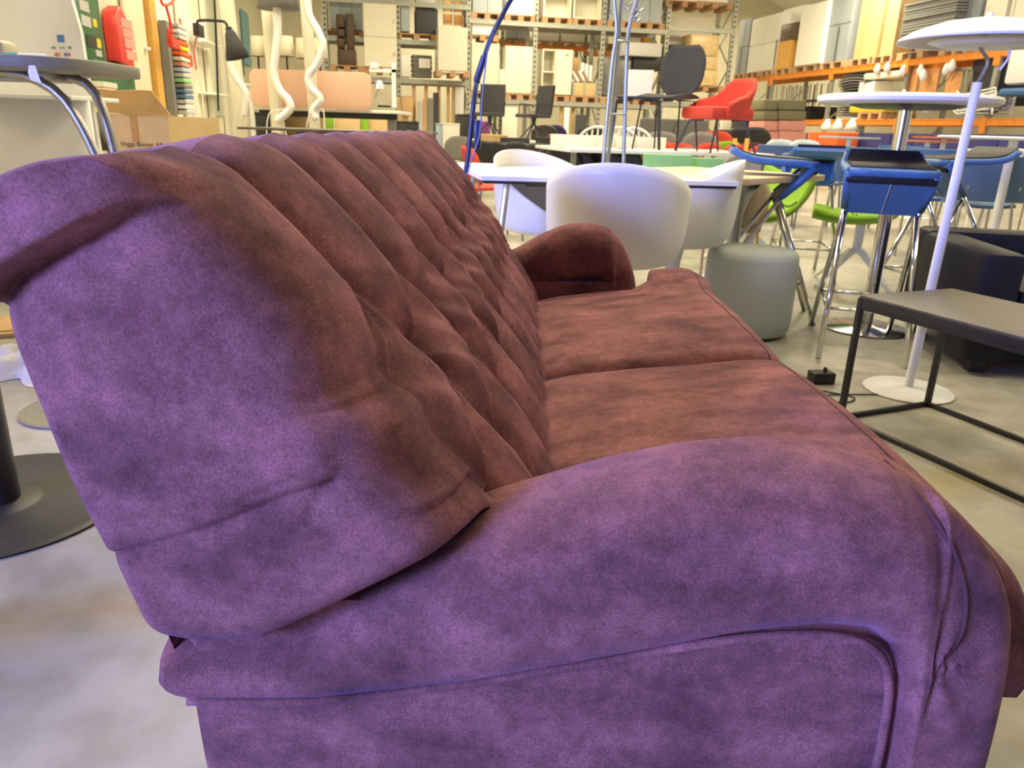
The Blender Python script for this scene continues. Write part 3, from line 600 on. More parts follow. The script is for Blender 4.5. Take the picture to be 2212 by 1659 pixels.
# white board with card stickers
a = PY(0, 60, 4.2); b_ = PY(172, 60, 4.2)
t = thing('sign_board', 'white counter sign with small payment card stickers behind the standing table', 'sign', (b_.x, 4.2, 0))
m = MB(); m.prism([(-.9, 0), (.035, 0), (.0, 1.32), (-.05, 1.62), (-.9, 1.62)], 0, .03, 'y'); m.build('board', WHITE, t, bev=.003)
for (px, py, w_, h_, cc) in ((129, 83, .034, .034, (.08, .22, .62)), (114, 103, .020, .010, (.25, .25, .25)), (132, 103, .024, .008, (.35, .35, .35)), (149, 103, .016, .010, (.25, .25, .25))):
    q = PY(px, py, 4.19); m = MB(); m.box(q.x-b_.x-w_/2, q.x-b_.x+w_/2, -.004, -.0005, q.z-h_/2, q.z+h_/2); m.build('sticker', mat('sticker_%d' % (int(cc[2]*100)), cc, .5), t)
for (px, cc, nm) in ((120, (.75, .12, .12), 'sticker_red'), (126, (.85, .3, .2), 'sticker_orange'), (140, (.1, .2, .5), 'sticker_navy'), (147, (.7, .15, .2), 'sticker_crimson')):
    q = PY(px, 118, 4.19); m = MB(); m.M = Matrix.Translation((q.x-b_.x, -.003, q.z)) @ Matrix.Rotation(math.pi/2, 4, 'X'); m.lathe([(0, -.001), (.009, -.001), (.009, .001), (0, .001)], 16); m.build('sticker', mat(nm, cc, .5), t)
# white counter front below
t = thing('white_counter', 'curved white counter front with grey foot bar behind the sofa back', 'counter', (-2.55, 4.05, 0))
m = MB(); m.sheet(np.array([[(-.9+1.28*s_, -.12*math.sin(s_*3.1), z) for z in (0.02, .5, .98)] for s_ in np.linspace(0, 1, 24)]), .03); m.build('panel', WHITE, t, smooth=2)
m = MB(); m.box(-.9, .20, -.20, -.17, .42, .47); m.build('foot_bar', STEEL, t, bev=.004)
m = MB(); m.box(-.9, .38, -.16, .3, .98, 1.0); m.build('top', WHITE, t, bev=.003)

# ================================================================ builders for the many chairs
PROTO = {}
def four_leg(key, seatm, backm, legm, bw=.42, bh=.36, curve=.04, round_=False, wood=False, h0=.84):
    """a stacking chair facing +x: seat, curved backrest, four legs"""
    def make(label, loc, rz, group):
        if key in PROTO: return dup(PROTO[key], loc, rz, label, group)
        t = thing('stacking_chair', label, 'chair', loc, rz, group)
        m = MB(); m.sheet(np.array([[(x, y, .45+.01*math.cos(x*6)+.015*(abs(y)/.2)**2) for y in np.linspace(-.21, .21, 7)] for x in np.linspace(-.20, .22, 6)]), .025); m.build('seat', seatm, t)
        rows = []
        for z in np.linspace(.84-bh, .84, 8):
            f = (z-(.84-bh))/bh; wz = bw*(.86+.14*math.sin(f*math.pi)) if round_ else bw
            if round_ and f > .8: wz = bw*(.86 if f < .95 else .62)
            rows.append([(-.22-.06*f-curve*(1-(y/.5)**2)+curve*.5, y*wz, z-(.03*abs(y*2)**3 if round_ else 0)) for y in np.linspace(-.5, .5, 9)])
        m = MB(); m.sheet(np.array(rows), .022); m.build('backrest', backm, t, smooth=2 if round_ else True)
        for s_ in (1, -1):
            m = MB(); m.tube([(-.19, s_*.19, .45), (-.25, s_*.22, 0)], .011, 6); m.build('leg', legm, t)
            m = MB(); m.tube([(.18, s_*.19, .45), (.22, s_*.22, 0)], .011, 6); m.build('leg', legm, t)
            m = MB(); m.tube([(-.19, s_*.18, .45), (-.245, s_*.19, .62)], .011, 6); m.build('back_post', legm, t)
        PROTO[key] = t; return t
    return make
black_c = four_leg('black', BLACKP, BLACKP, STEEL, .44, .30, .05, True)
dark_c = four_leg('dark', CHAR, CHAR, TIMBER, .44, .20)
grey_c = four_leg('grey', GREYF, GREYF, STEEL, .46, .34, .05, True)
ply_c = four_leg('ply', BIRCH, BIRCH, STEEL, .42, .2, .06)
denim_c = four_leg('denim', DENIM, DENIM, STEEL, .50, .34, .03)
mint_c = four_leg('mint', GREENP, GREENP, STEEL, .44, .3, .04)
red_c = four_leg('red', REDF, REDF, STEEL, .46, .30, .07, True)
lg_c = four_leg('lgrey', LGREY, LGREY, STEEL, .48, .34, .06, True)
navy_c = four_leg('navy', NAVYF, NAVYF, STEEL, .40, .34, .04, True)
lime_c = four_leg('lime', GREENC, GREENC, STEEL, .44, .3, .05, True)
wine_c = four_leg('wine', DARKRED, DARKRED, STEEL, .46, .30, .05, True)
pale_c = four_leg('pale', PALEB, PALEB, STEEL, .44, .34, .07, True)
def chairpx(fn, px, py, rz, label, group, top=.84, Y=None):
    # the back rest's upper edge shows at pixel (px,py): stand the chair on the floor there
    P = PZ(px, py, top) if Y is None else PY(px, py, Y)
    if Y is not None: P.z = 0
    r = math.radians(rz); c = Vector((P.x+.26*math.cos(r), P.y+.26*math.sin(r), 0))
    k = 1 if Y is None else min(1.25, max(.72, PY(px, py, Y).z/.84))
    o = fn(label, c, r, group); o.scale = (k, k, k)
    return o

# ---------------------------------------------------------------- arc lamp and coat stand
t = thing('arc_lamp', 'slim midnight blue arc floor lamp rising behind the far end of the sofa back', 'lamp', (0, 0, 0))
pts = [PY(1003, 395, 2.95), PY(1012, 330, 2.95), PY(1021, 240, 2.95), PY(1030, 172, 2.95), PY(1046, 122, 2.95), PY(1062, 78, 2.95), PY(1084, 35, 2.95), PY(1110, -10, 2.95)]
bz = pts[0].copy(); bz.z = 0; bz.x += .06
m = MB(); m.tube([bz+Vector((0, 0, .02)), pts[0], pts[1], pts[2], pts[3]], .0095, 10); m.build('pole', NAVYL, t, smooth=2)
m = MB(); m.tube([pts[3]+Vector((.0, .005, -.01)), pts[3], pts[4]], .0125, 10); m.build('joint', NAVYL, t)
q = crv([tuple(v) for v in pts[3:]]+[tuple(PY(1160, -70, 2.95))], 24); m = MB(); m.tube([tuple(v) for v in q], .0085, 10); m.build('arm', NAVYL, t, smooth=2)
q = crv([tuple(PY(a, b_, 2.93)) for a, b_ in ((1080, 38), (1056, 100), (1048, 150), (1042, 210), (1036, 290), (1024, 330), (1008, 380))], 24); m = MB(); m.tube([tuple(v) for v in q], .0028, 6); m.build('cord', NAVYL, t)
a = PY(1026, 290, 2.95); m = MB(); m.box(a.x-.002, a.x+.022, a.y-.012, a.y+.012, a.z-.05, a.z+.05); m.build('dimmer', NAVYL, t, bev=.004)
m = MB(); m.lathe([(0, 0), (.15, 0), (.15, .02), (0, .022)], 40, (bz.x, bz.y, 0)); m.build('base', NAVYL, t)
t = thing('coat_stand', 'silver three-pole coat stand with short pegs behind the white table', 'coat stand', (0, 0, 0))
YC = 4.75
for i, P_ in enumerate(([(1303, 352), (1321, 150), (1332, 70), (1327, 0), (1322, -30)], [(1313, 352), (1330, 150), (1336, 80), (1340, 0), (1346, -30)], [(1347, 350), (1353, 150), (1358, 65), (1374, 8), (1384, -30)])):
    v = [PY(x, y, YC+.05*i) for x, y in P_]; g = v[0]+(v[0]-v[1])*((v[0].z)/(v[1].z-v[0].z)); g.z = 0.0
    q = crv([tuple(g), tuple(v[0])]+[tuple(k) for k in v[1:]], 30); m = MB(); m.tube([tuple(k) for k in q], .0125, 10); m.build('pole', SILVB, t, smooth=2)
for (a, b_, y) in ((1333, 1357, 88), (1312, 1352, 246)):
    m = MB(); m.tube([PY(a, y, YC), PY(b_, y+1, YC+.08)], .006, 8); m.build('crossbar', SILVB, t)
for (x, y, dx) in ((1345, 14, 18), (1346, 4, 22), (1372, 18, 18), (1368, 40, 16), (1364, 30, 15), (1330, 25, -14)):
    a = PY(x, y, YC); b_ = PY(x+dx, y-3+(8 if dx > 0 else 3), YC); m = MB(); m.tube([a, (a+b_)/2+Vector((0, 0, -.012)), b_+Vector((0, 0, .012))], .005, 6); m.build('peg', SILVB, t)

# ---------------------------------------------------------------- green chairs and oak table
t = thing('oak_table', 'light oak table with a steel trumpet foot behind the pouf', 'table', (0, 0, 0))
a = PZ(1597, 387, .735); b_ = PZ(1783, 378, .735); dr = (b_-a).normalized(); nr = Vector((-dr.y, dr.x, 0)); 
if nr.y < 0: nr = -nr
c_ = b_+nr*.8-dr*.05; d_ = a+nr*.8-dr*.05; a2 = a-dr*.1
m = MB(); m.prism([(a2.x, a2.y), (b_.x, b_.y), (c_.x, c_.y), (d_.x, d_.y)], .705, .735); m.build('table_top', OAK, t, bev=.004)
f0 = b_-dr*.25+nr*.35
m = MB(); m.lathe([(.20, 0), (.20, .01), (.05, .03), (.035, .1), (.035, .52), (.07, .62), (.14, .70), (0, .70)], 28, (f0.x, f0.y, 0)); m.build('trumpet_foot', STEEL, t, smooth=2)
def lounge_green(label, loc, rz, group):
    if 'lounge' in PROTO: return dup(PROTO['lounge'], loc, rz, label, group)
    t = thing('swivel_chair', label, 'chair', loc, rz, group)
    prof = crv([(.30, .44), (.15, .415), (-.02, .42), (-.15, .45), (-.22, .52), (-.26, .60), (-.28, .68)], 26)
    m = MB(); m.sheet(np.array([[(p[0], y, p[1]+.05*(abs(y)/.25)**2.2) for y in np.linspace(-.24, .24, 9)] for p in prof]), .035); m.build('seat_shell', GREENC, t, smooth=2)
    for k in (9, 14, 18):
        p = prof[k]; m = MB(); m.tube([(p[0]+.012, y, p[1]+.02+.05*(abs(y)/.25)**2.2) for y in np.linspace(-.235, .235, 9)], .005, 5); m.build('quilt_seam', mat('dark_green_thread', (.05, .14, .01), .9), t)
    m = MB(); m.cyl(0, 0, .22, .41, .03, 14); m.build('column', WHITEP, t)
    for k in range(4):
        a = math.pi/4+k*math.pi/2; m = MB(); m.tube([(0, 0, .24), (.05*math.cos(a), .05*math.sin(a), .22), (.31*math.cos(a), .31*math.sin(a), .012)], [.024, .022, .014], 8); m.build('leg', WHITEP, t)
    PROTO['lounge'] = t; return t
GG = 'lime green swivel chairs under the oak table'
for (x, y, rz, lab) in ((1.47, 4.85, 176, 'lime green quilted swivel chair under the oak table, nearest the pouf'), (1.72, 5.75, 200, 'lime green quilted swivel chair under the oak table, just behind the nearest one'), (2.22, 5.0, 160, 'lime green quilted swivel chair between the legs of the middle bar stool')):
    lounge_green(lab, (x, y, 0), math.radians(rz), GG)
chairpx(four_leg('beige', mat('taupe_shell', (.42, .34, .25), .6, scale=9, vary=.06), MATS['taupe_shell'], TIMBER, .46, .36, .07, True), 1612, 376, 100, 'taupe shell chair pushed under the oak table, left of the green ones', 'taupe shell chair', .80, Y=4.4)
# ---------------------------------------------------------------- rows of chairs in the hall
G1 = 'denim blue chairs in a row behind the bar stools'
for i, (px, py, nm) in enumerate(((1690, 314, 'first from the left'), (1790, 315, 'second from the left'), (1890, 320, 'third from the left, left of the chrome column'), (2040, 323, 'fourth from the left, right of the chrome column'), (2165, 338, 'last on the right behind the white lamp pole'))):
    chairpx(denim_c, px, py, 83, 'denim blue chair behind the bar stools, '+nm, G1, .86, Y=(8.4, 8.1, 8.0, 6.4, 6.0)[i])
G1b = 'denim blue chairs of the second row'
for px, py, nm in ((1955, 315, 'seen behind the chrome column'), (2190, 330, 'at the right edge')):
    chairpx(denim_c, px, py, 264, 'denim blue chair of the second row, '+nm, G1b, .86, Y=8.5)
G2 = 'mint green plastic chairs behind the white shell chairs'
chairpx(mint_c, 1441, 334, 75, 'mint green plastic chair left of the two behind the white shell chairs', G2, .82, Y=6.6)
chairpx(mint_c, 1512, 341, 75, 'mint green plastic chair right of the two behind the white shell chairs', G2, .82, Y=6.7)
chairpx(lg_c, 1618, 328, 78, 'pale grey upholstered chair just left of the denim chairs', 'pale grey chairs', .84, Y=8.3)
chairpx(lg_c, 1545, 322, 30, 'pale grey rounded chair between the mint and the large pale grey chair', 'pale grey chairs', .82, Y=9.3)
G3 = 'pale blue shell chairs'
chairpx(pale_c, 1688, 301, 55, 'pale blue shell chair before the pink boxes, the left one', G3, .84, Y=10.4)
chairpx(pale_c, 1742, 302, 50, 'pale blue shell chair before the orange seat, the right one', G3, .84, Y=10)
G4 = 'black shell chairs behind the white table'
for px, py, nm in ((1036, 303, 'furthest left, beside the arc lamp'), (1066, 305, 'second from the left'), (1115, 306, 'third from the left'), (1165, 309, 'fourth from the left'), (1212, 316, 'fifth from the left'), (1240, 322, 'sixth from the left'), (1304, 325, 'seventh from the left, at the coat stand'), (1345, 320, 'last on the right, behind the coat stand')):
    chairpx(black_c, px, py, 86 if px < 1200 else 60, 'black shell chair behind the white table, '+nm, G4, .82, Y=9.0 if px < 1200 else 7.6)
chairpx(dark_c, 1190, 297, 84, 'charcoal chair with pale wooden frame behind the black shells, right one', 'charcoal wooden-frame chairs', .84, Y=11.2)
chairpx(dark_c, 1112, 298, 84, 'charcoal chair with a pale wooden frame behind the black shells, left one', 'charcoal wooden-frame chairs', .84, Y=11.2)
chairpx(ply_c, 1066, 291, 78, 'birch plywood chair behind the black shells beside the arc lamp', 'birch plywood chair', .84, Y=11.4)
chairpx(grey_c, 992, 294, 84, 'grey upholstered chair just right of the sofa back, left of the arc lamp', 'grey upholstered chairs', .84, Y=11)
chairpx(red_c, 1006, 315, 20, 'red chair with wooden legs just left of the arc lamp', 'red low chairs', .82, Y=6.6)
G5 = 'red low chairs'
for px, py, rz, nm in ((1468, 309, 60, 'under the black shell chair, leftmost'), (1535, 309, 110, 'right of the black shell chair legs'), (1590, 312, 120, 'left of the pale grey chair'), (1650, 315, 60, 'just before the pink boxes'), (1425, 305, 60, 'beside the cream tub seats')):
    chairpx(red_c, px, py, rz, 'low red chair '+nm, G5, .82, Y=10.5)
chairpx(lime_c, 1575, 305, 75, 'lime green chair among the low red chairs', 'lime chair', .84, Y=11.5)
chairpx(wine_c, 1625, 308, 80, 'wine red chair left of the pink boxes', 'wine chairs', .84, Y=11)
for px, py, nm in ((1430, 284, 'left of the tall grey sofa'), (1515, 285, 'before the tall grey sofa'), (1480, 318, 'low under the red armchair')):
    chairpx(grey_c, px, py, 80, 'grey upholstered chair '+nm, 'grey upholstered chairs', .88 if py < 300 else .82, Y=11 if py < 300 else 9.5)
chairpx(navy_c, 1200, 270, 85, 'navy blue chair below the rack, right of the swivel chairs', 'navy blue chairs', .84, Y=15.5)
chairpx(black_c, 1178, 270, 85, 'black chair below the rack, left of the navy blue chair', 'black chairs below the rack', .84, Y=15.3)
chairpx(black_c, 1278, 272, 85, 'black chair below the rack, behind the cream tub seats', 'black chairs below the rack', .84, Y=14.5)
for px, py, nm in ((1560, 280, 'left'), (1600, 276, 'middle'), (1630, 272, 'right')):
    chairpx(black_c, px, py, 85, 'black chair in the dark group beside the pink boxes, the '+nm+' one', 'black chairs beside the pink boxes', .84, Y=13)
chairpx(red_c, 1548, 283, 80, 'orange-red chair behind the red armchair', 'red low chairs', .86, Y=12)

# cream tub seats in a block
def tubseat(label, px, py, Y, mt, w_=.55, grp=None, rz=1.5, nm='tub_chair', h=.74):
    P = PY(px, py, Y); t = thing(nm, label, 'chair', (P.x, P.y, 0), rz, grp)
    m = MB(); m.box(-w_/2, w_/2-.1, -w_/2, w_/2, .14, .42); m.build('seat', mt, t, bev=.04)
    pl = [(w_*.5*math.cos(a), w_*.5*math.sin(a)) for a in np.linspace(math.radians(55), math.radians(305), 22)]
    m = MB(); m.sheet(np.array([[(x, y, z) for z in np.linspace(.15, h, 6)] for x, y in pl]), .08); m.build('back', mt, t, smooth=2)
    for a in (45, 135, 225, 315): m = MB(); m.cyl(.2*math.cos(math.radians(a)), .2*math.sin(math.radians(a)), 0, .15, .018, 8); m.build('leg', TIMBER, t)
    return t
CRF = mat('cream_fabric', (.76, .72, .60), .9, bump=.2, scale=90, vary=.05)
G6 = 'cream tub seats in a block'
for px, Y, nm in ((1250, 8.3, 'leftmost'), (1290, 8.35, 'second from the left'), (1335, 8.4, 'third from the left, behind the coat stand'), (1380, 8.45, 'rightmost')):
    tubseat('cream tub seat below the back rack, '+nm, px, 290, Y, CRF, .50, G6, 1.5, h=.87)
# white wire garden chairs on top of the cream seats
for i, (px, py) in enumerate(((1290, 292), (1335, 291), (1365, 291))):
    P = PY(px, py, 9.4); t = thing('wire_chair', 'white wire chair standing on the low platform behind the cream seats, '+('left', 'middle', 'right')[i]+' one', 'chair', (P.x, P.y, 0), 1.5, 'white wire chairs')
    for k in range(5):
        y = -.2+.1*k; q = crv([(.2, y, .46), (-.15, y, .44), (-.22, y*.9, .62), (-.25, y*.6, .88+.06*math.cos(y*7))], 10); m = MB(); m.tube([tuple(v) for v in q], .012, 5); m.build('wire', WHITE, t)
    q = [(-.25, .24*math.cos(a), .72+.24*math.sin(a)) for a in np.linspace(0, math.pi, 14)]; m = MB(); m.tube(q, .016, 6); m.build('hoop', WHITE, t)
    for s_ in (1, -1):
        for x in (.18, -.18): m = MB(); m.tube([(x, .2*s_, .45), (x*1.1, .22*s_, 0)], .012, 5); m.build('leg', WHITE, t)
# long display table, with the chairs standing on it
def slabtable(label, a, b_, depth, z, mt, legm=STEEL, thick=.03, nm='display_table'):
    a = Vector(a); b_ = Vector(b_); dr = (b_-a); L = dr.length; t = thing(nm, label, 'table', (a.x, a.y, 0), math.atan2(dr.y, dr.x))
    m = MB(); m.box(0, L, 0, depth, z-thick, z); m.build('table_top', mt, t, bev=.003)
    for x in (.06, L-.06):
        for y in (.06, depth-.06): m = MB(); m.box(x-.02, x+.02, y-.02, y+.02, 0, z-thick); m.build('leg', legm, t)
    return t
Z1 = .76
a = PY(1230, 330, 7.0); b_ = PY(1690, 330, 7.3)
slabtable('long white display table carrying the red armchair and the black shell chair', (a.x, 7.0, 0), (b_.x, 7.5, 0), 1.15, Z1, WLAM)
# black shell stool chair
P = PY(1448, 330, 7.45)
t = thing('shell_stool_chair', 'large round-backed charcoal shell chair on a black wire frame on the display table', 'chair', (P.x, 7.75, Z1), math.radians(232))
G = []
for f in np.linspace(0, 1, 12):
    z = .50+.46*f; wz = .235*math.sqrt(max(.02, 1-abs((f-.52)/.56)**2.6)); G.append([(-.17-.07*f-.03*(1-(y)**2), y*wz, z) for y in np.linspace(-1, 1, 13)])
m = MB(); m.sheet(np.array(G), .014); m.build('backrest', CHAR, t, smooth=2)
m = MB(); m.sheet(np.array([[(x, y*(.21-.02*x), .475+.02*math.cos(x*9)+.015*y*y) for y in np.linspace(-1, 1, 9)] for x in np.linspace(-.20, .26, 8)]), .014); m.build('seat', CHAR, t, smooth=2)
for s_ in (1, -1):
    m = MB(); m.tube([(.16, .02*s_, .455), (.17, .2*s_, .45), (.22, .235*s_, 0)], .009, 6); m.build('leg', BLACKM, t)
    m = MB(); m.tube([(-.12, .02*s_, .455), (-.13, .2*s_, .45), (-.22, .235*s_, 0)], .009, 6); m.build('leg', BLACKM, t)
# cream-backed chair left of it
P = PY(1385, 200, 7.6)
t = thing('side_chair', 'cream-backed chair with black seat and wire frame left of the charcoal shell chair', 'chair', (P.x, 7.75, Z1), math.radians(262))
m = MB(); m.sheet(np.array([[(-.20-.05*f, y*(.125+.006*math.cos(f*6)), .47+.26*f) for y in np.linspace(-1, 1, 7)] for f in np.linspace(0, 1, 8)]), .02); m.build('backrest', WLAM, t)
m = MB(); m.sheet(np.array([[(x, y*.2, .46+.01*math.cos(x*7)) for y in np.linspace(-1, 1, 7)] for x in np.linspace(-.20, .24, 7)]), .02); m.build('seat', BLACKP, t)
for s_ in (1, -1):
    m = MB(); m.tube([(.16, .05*s_, .445), (.17, .2*s_, .44), (.22, .235*s_, 0)], .009, 6); m.build('leg', BLACKM, t)
    m = MB(); m.tube([(-.15, .05*s_, .445), (-.16, .2*s_, .44), (-.22, .235*s_, 0)], .009, 6); m.build('leg', BLACKM, t)
# red armchair
P = PY(1560, 320, 7.3)
t = thing('armchair', 'bright red upholstered armchair on black wire legs standing on the display table', 'armchair', (P.x, 7.55, Z1), math.radians(205))
G = []
for ph in np.linspace(-2.25, 2.25, 34):      # 0 is the back
    a_ = abs(ph)/2.25; H = np.interp(a_, [0, .25, .42, .52, .8, 1], [.66, .66, .60, .50, .47, .42]); c, s_ = -math.cos(ph*.80), math.sin(ph*.80)
    G.append([(c*.27*(.80+.25*f)+(.05 if a_ > .5 else 0)*1.2, s_*.29*(.82+.20*f), .30+(H-.30)*f) for f in np.linspace(0, 1, 9)])
m = MB(); m.sheet(np.array(G), .045); m.build('shell', REDF, t, smooth=2)
m = MB(); m.box(-.22, .27, -.24, .24, .29, .40); m.build('seat_cushion', REDF, t, bev=.035)
for s_ in (1, -1):
    for x, X in ((.18, .27), (-.14, -.25)): m = MB(); m.tube([(x*.5, s_*.1, .285), (x, s_*.2, .28), (X, s_*.27, 0)], .010, 6); m.build('leg', BLACKM, t)
# two conference swivel chairs on a far table
a = PY(985, 300, 13.8); b_ = PY(1225, 300, 14.2)
slabtable('far white table carrying the two black swivel chairs', (a.x, 13.9, 0), (b_.x, 14.3, 0), 1.1, .70, WLAM, nm='display_table')
for px, rz, nm in ((1057, 262, 'left'), (1152, 215, 'right')):
    P = PY(px, 290, 14.4); t = thing('conference_chair', 'black leather conference chair, the %s one of the pair on the far table' % nm, 'chair', (P.x, 14.5, .70), math.radians(rz), 'conference chairs on the far table')
    m = MB(); m.sheet(np.array([[(-.22-.06*f-.02*math.cos(y*3), y*.23, .45+.50*f) for y in np.linspace(-1, 1, 5)] for f in np.linspace(0, 1, 7)]), .05); m.build('backrest', CHAR, t)
    m = MB(); m.box(-.22, .26, -.235, .235, .40, .46); m.build('seat', CHAR, t, bev=.02)
    for s_ in (1, -1): m = MB(); m.tube([(-.2, .25*s_, .62), (.12, .28*s_, .64), (.14, .27*s_, .44), (-.1, .25*s_, .42)], .011, 6); m.build('armrest', BLACKM, t)
    m = MB(); m.lathe([(0, .28), (.03, .28), (.05, .40), (0, .40)], 12); m.build('column', BLACKM, t)
    for k in range(4):
        an = .5+k*math.pi/2; m = MB(); m.tube([(0, 0, .31), (.30*math.cos(an), .30*math.sin(an), .01)], .013, 6); m.build('leg', BLACKM, t)

# ================================================================ pallet racks
RM = Matrix.Rotation(RA, 4, 'Z')
def rbox(name, u0, u1, v0, v1, z0, z1, mt, par=None, bev=0, o=None):
    b = MB(); b.box(u0, u1, v0, v1, z0, z1); return b.build(name, mt, par, smooth=False if not bev else True, bev=bev)
def rthing(name, label, cat, u, v, z, group=None): return thing(name, label, cat, RW(u, v, z), RA, group)
V0 = 20.5
LV = {'low': PV(1155, 217, V0)[1], 'lowL': PV(930, 172, V0)[1], 'mid': PV(1230, 52, V0)[1], 'midL': PV(930, 88, V0)[1]}
UPX = [705, 861, 1012, 1155, 1300, 1437, 1578]
UU = [PV(x, 130, V0)[0] for x in UPX]
UPR = 5.6
def upright(par, x, y, h):
    m = MB(); m.box(x-.05, x+.05, y, y+.07, 0, h); m.build('upright', GALV, par, smooth=False)
    m = MB(); n = int(h/.12)
    for i in range(n): m.box(x-.022, x+.022, y-.006, y, .1+i*.12, .1+i*.12+.05)
    m.build('slot_row', mat('rack_slot_shadow', (.06, .06, .055), .7), par, smooth=False)
    m = MB(); m.box(x-.05, x+.05, y+1.0, y+1.07, 0, h); m.build('upright', GALV, par, smooth=False)
    for i in range(int(h/.8)):
        a, b_ = (0.05, 1.02) if i % 2 else (1.02, .05); m = MB(); m.tube([(x, y+a, .2+i*.8), (x, y+b_, 1.0+i*.8)], .018, 4); m.build('brace', GALV, par, smooth=False)
t = rthing('pallet_rack', 'tall galvanised pallet rack filling the back of the hall', 'rack', 0, V0, 0)
for u in UU: upright(t, u, 0, UPR)
def beam(par, u0, u1, z, y=0, mt=GALV, h=.11):
    m = MB(); m.box(u0, u1, y-.02, y+.04, z-h, z); m.box(u0, u1, y-.026, y-.02, z-h, z-h+.02); m.box(u0, u1, y-.026, y-.02, z-.02, z); m.build('beam', mt, par, smooth=False)
for i in range(6):
    L_ = i < 2
    for z in ([LV['lowL'], LV['midL']] if L_ else [LV['low'], LV['mid']]):
        if i == 5: z += .10
        beam(t, UU[i], UU[i+1], z); beam(t, UU[i], UU[i+1], z, 1.0)
    if L_: beam(t, UU[i], UU[i+1], PV(900, 4, V0)[1])
# second rack behind it, orange beams
V2 = 22.6
t = rthing('pallet_rack', 'second pallet rack with orange beams seen through the galvanised one', 'rack', 0, V2, 0)
U2 = [PV(x, 110, V2)[0] for x in (1085, 1265, 1430)]
for u in U2: upright(t, u, 0, 4.6)
for (x0, x1, y) in ((0, 1, 97), (1, 2, 106)):
    z = PV(1180, y, V2)[1]; beam(t, U2[x0], U2[x1], z, 0, ORACK, .12)
PALP = {}
def pallet(label, u, v, z, w_=1.2, group='wooden pallets in the back rack', mt=None):
    """pallet with its front edge centred on (u, v)"""
    key = round(w_, 1), mt
    if key in PALP: return dup(PALP[key], RW(u, v, z), RA, label, group)
    t = rthing('pallet', label, 'pallet', u, v, z, group); mt_ = mt or PALW; w2 = key[0]/2
    for i in range(5):
        m = MB(); m.box(-w2, w2, .0+i*.18, .0+i*.18+.13, .12, .145); m.build('deck_board', mt_, t, smooth=False)
    for s_ in (-1, 0, 1):
        m = MB(); m.box(s_*(w2-.07)-.07, s_*(w2-.07)+.07, 0, .85, .022, .12); m.build('block', mt_, t, smooth=False)
        m = MB(); m.box(s_*(w2-.07)-.07, s_*(w2-.07)+.07, 0, .85, 0, .022); m.build('bottom_board', mt_, t, smooth=False)
    PALP[key] = t; return t
def cabinet(label, px0, px1, py0, py1, v=V0+.05, depth=.5, mt=CREAMP, doors=2, rows=1, name='cabinet', group=None, zb=None, shelf=False, knob=True):
    xm = (px0+px1)/2; u0 = PV(px0, (py0+py1)/2, v)[0]; u1 = PV(px1, (py0+py1)/2, v)[0]; z1 = PV(xm, py0, v)[1]; z0 = PV(xm, py1, v)[1] if zb is None else zb
    t = rthing(name, label, 'cabinet' if name == 'cabinet' else name.replace('_', ' ').split(' ')[-1], u0, v, z0, group); W = u1-u0; H = z1-z0
    if shelf:
        for (a, b_, c, d) in ((0, .03, 0, H), (W-.03, W, 0, H)): m = MB(); m.box(a, b_, 0, depth, c, d); m.build('side_panel', mt, t, smooth=False)
        m = MB(); m.box(.03, W-.03, depth-.02, depth, 0, H); m.build('back_panel', mt, t, smooth=False)
        for k in range(rows+1): zz = k*(H-.03)/rows; m = MB(); m.box(.03, W-.03, 0, depth-.02, zz, zz+.03); m.build('shelf', mt, t, smooth=False)
        return t
    m = MB(); m.box(0, W, .022, depth, 0, H); m.build('body', mt, t, smooth=False)
    for i in range(doors):
        for j in range(rows):
            m = MB(); m.box(i*W/doors+.008, (i+1)*W/doors-.008, 0, .02, j*H/rows+.008, (j+1)*H/rows-.008); d = m.build('door', mt, t, smooth=False)
            if knob:
                m = MB(); x = i*W/doors+(W/doors-.06 if i % 2 == 0 else .05); m.box(x-.012, x+.012, -.014, 0, (j+.5)*H/rows-.05, (j+.5)*H/rows+.05); m.build('handle', STEEL, d, smooth=False)
    return t
def crate(label, px0, px1, py0, py1, v=V0+.05, depth=.6, mt=CARD, name='box', cat='box', group=None, bev=.01, lid=True, rz=0, floor=False):
    xm = (px0+px1)/2; u0 = PV(px0, (py0+py1)/2, v)[0]; u1 = PV(px1, (py0+py1)/2, v)[0]; z1 = PV(xm, py0, v)[1]; z0 = 0 if (floor or v < 20 and PV(xm, py1, v)[1] < 1.1 and name != 'seat_cube' or v > 20 and v < 20.4 and 0) else PV(xm, py1, v)[1]
    t = rthing(name, label, cat, u0, v, z0, group); W = u1-u0; H = z1-z0
    m = MB(); m.box(0, W, 0, depth, 0, H*(.97 if lid else 1)); m.build('body', mt, t, bev=bev)
    if lid: m = MB(); m.box(-.004, W+.004, -.004, depth+.004, H*.97, H); m.build('lid', mt, t, smooth=False)
    return t
def stackp(label, px0, px1, py0, py1, n, v=V0+.05, depth=.6, mt=GREYF, name='panel_stack', cat='stack', gap=.25, jit=.02):
    xm = (px0+px1)/2; u0 = PV(px0, (py0+py1)/2, v)[0]; u1 = PV(px1, (py0+py1)/2, v)[0]; z1 = PV(xm, py0, v)[1]; z0 = PV(xm, py1, v)[1]
    t = rthing(name, label, cat, u0, v, z0); W = u1-u0; h = (z1-z0)/n
    for i in range(n):
        j = random.uniform(-jit, jit); m = MB(); m.box(j, W+j, j, depth+j, i*h, i*h+h*(1-gap)); m.build('board', mt, t, smooth=False)
    return t
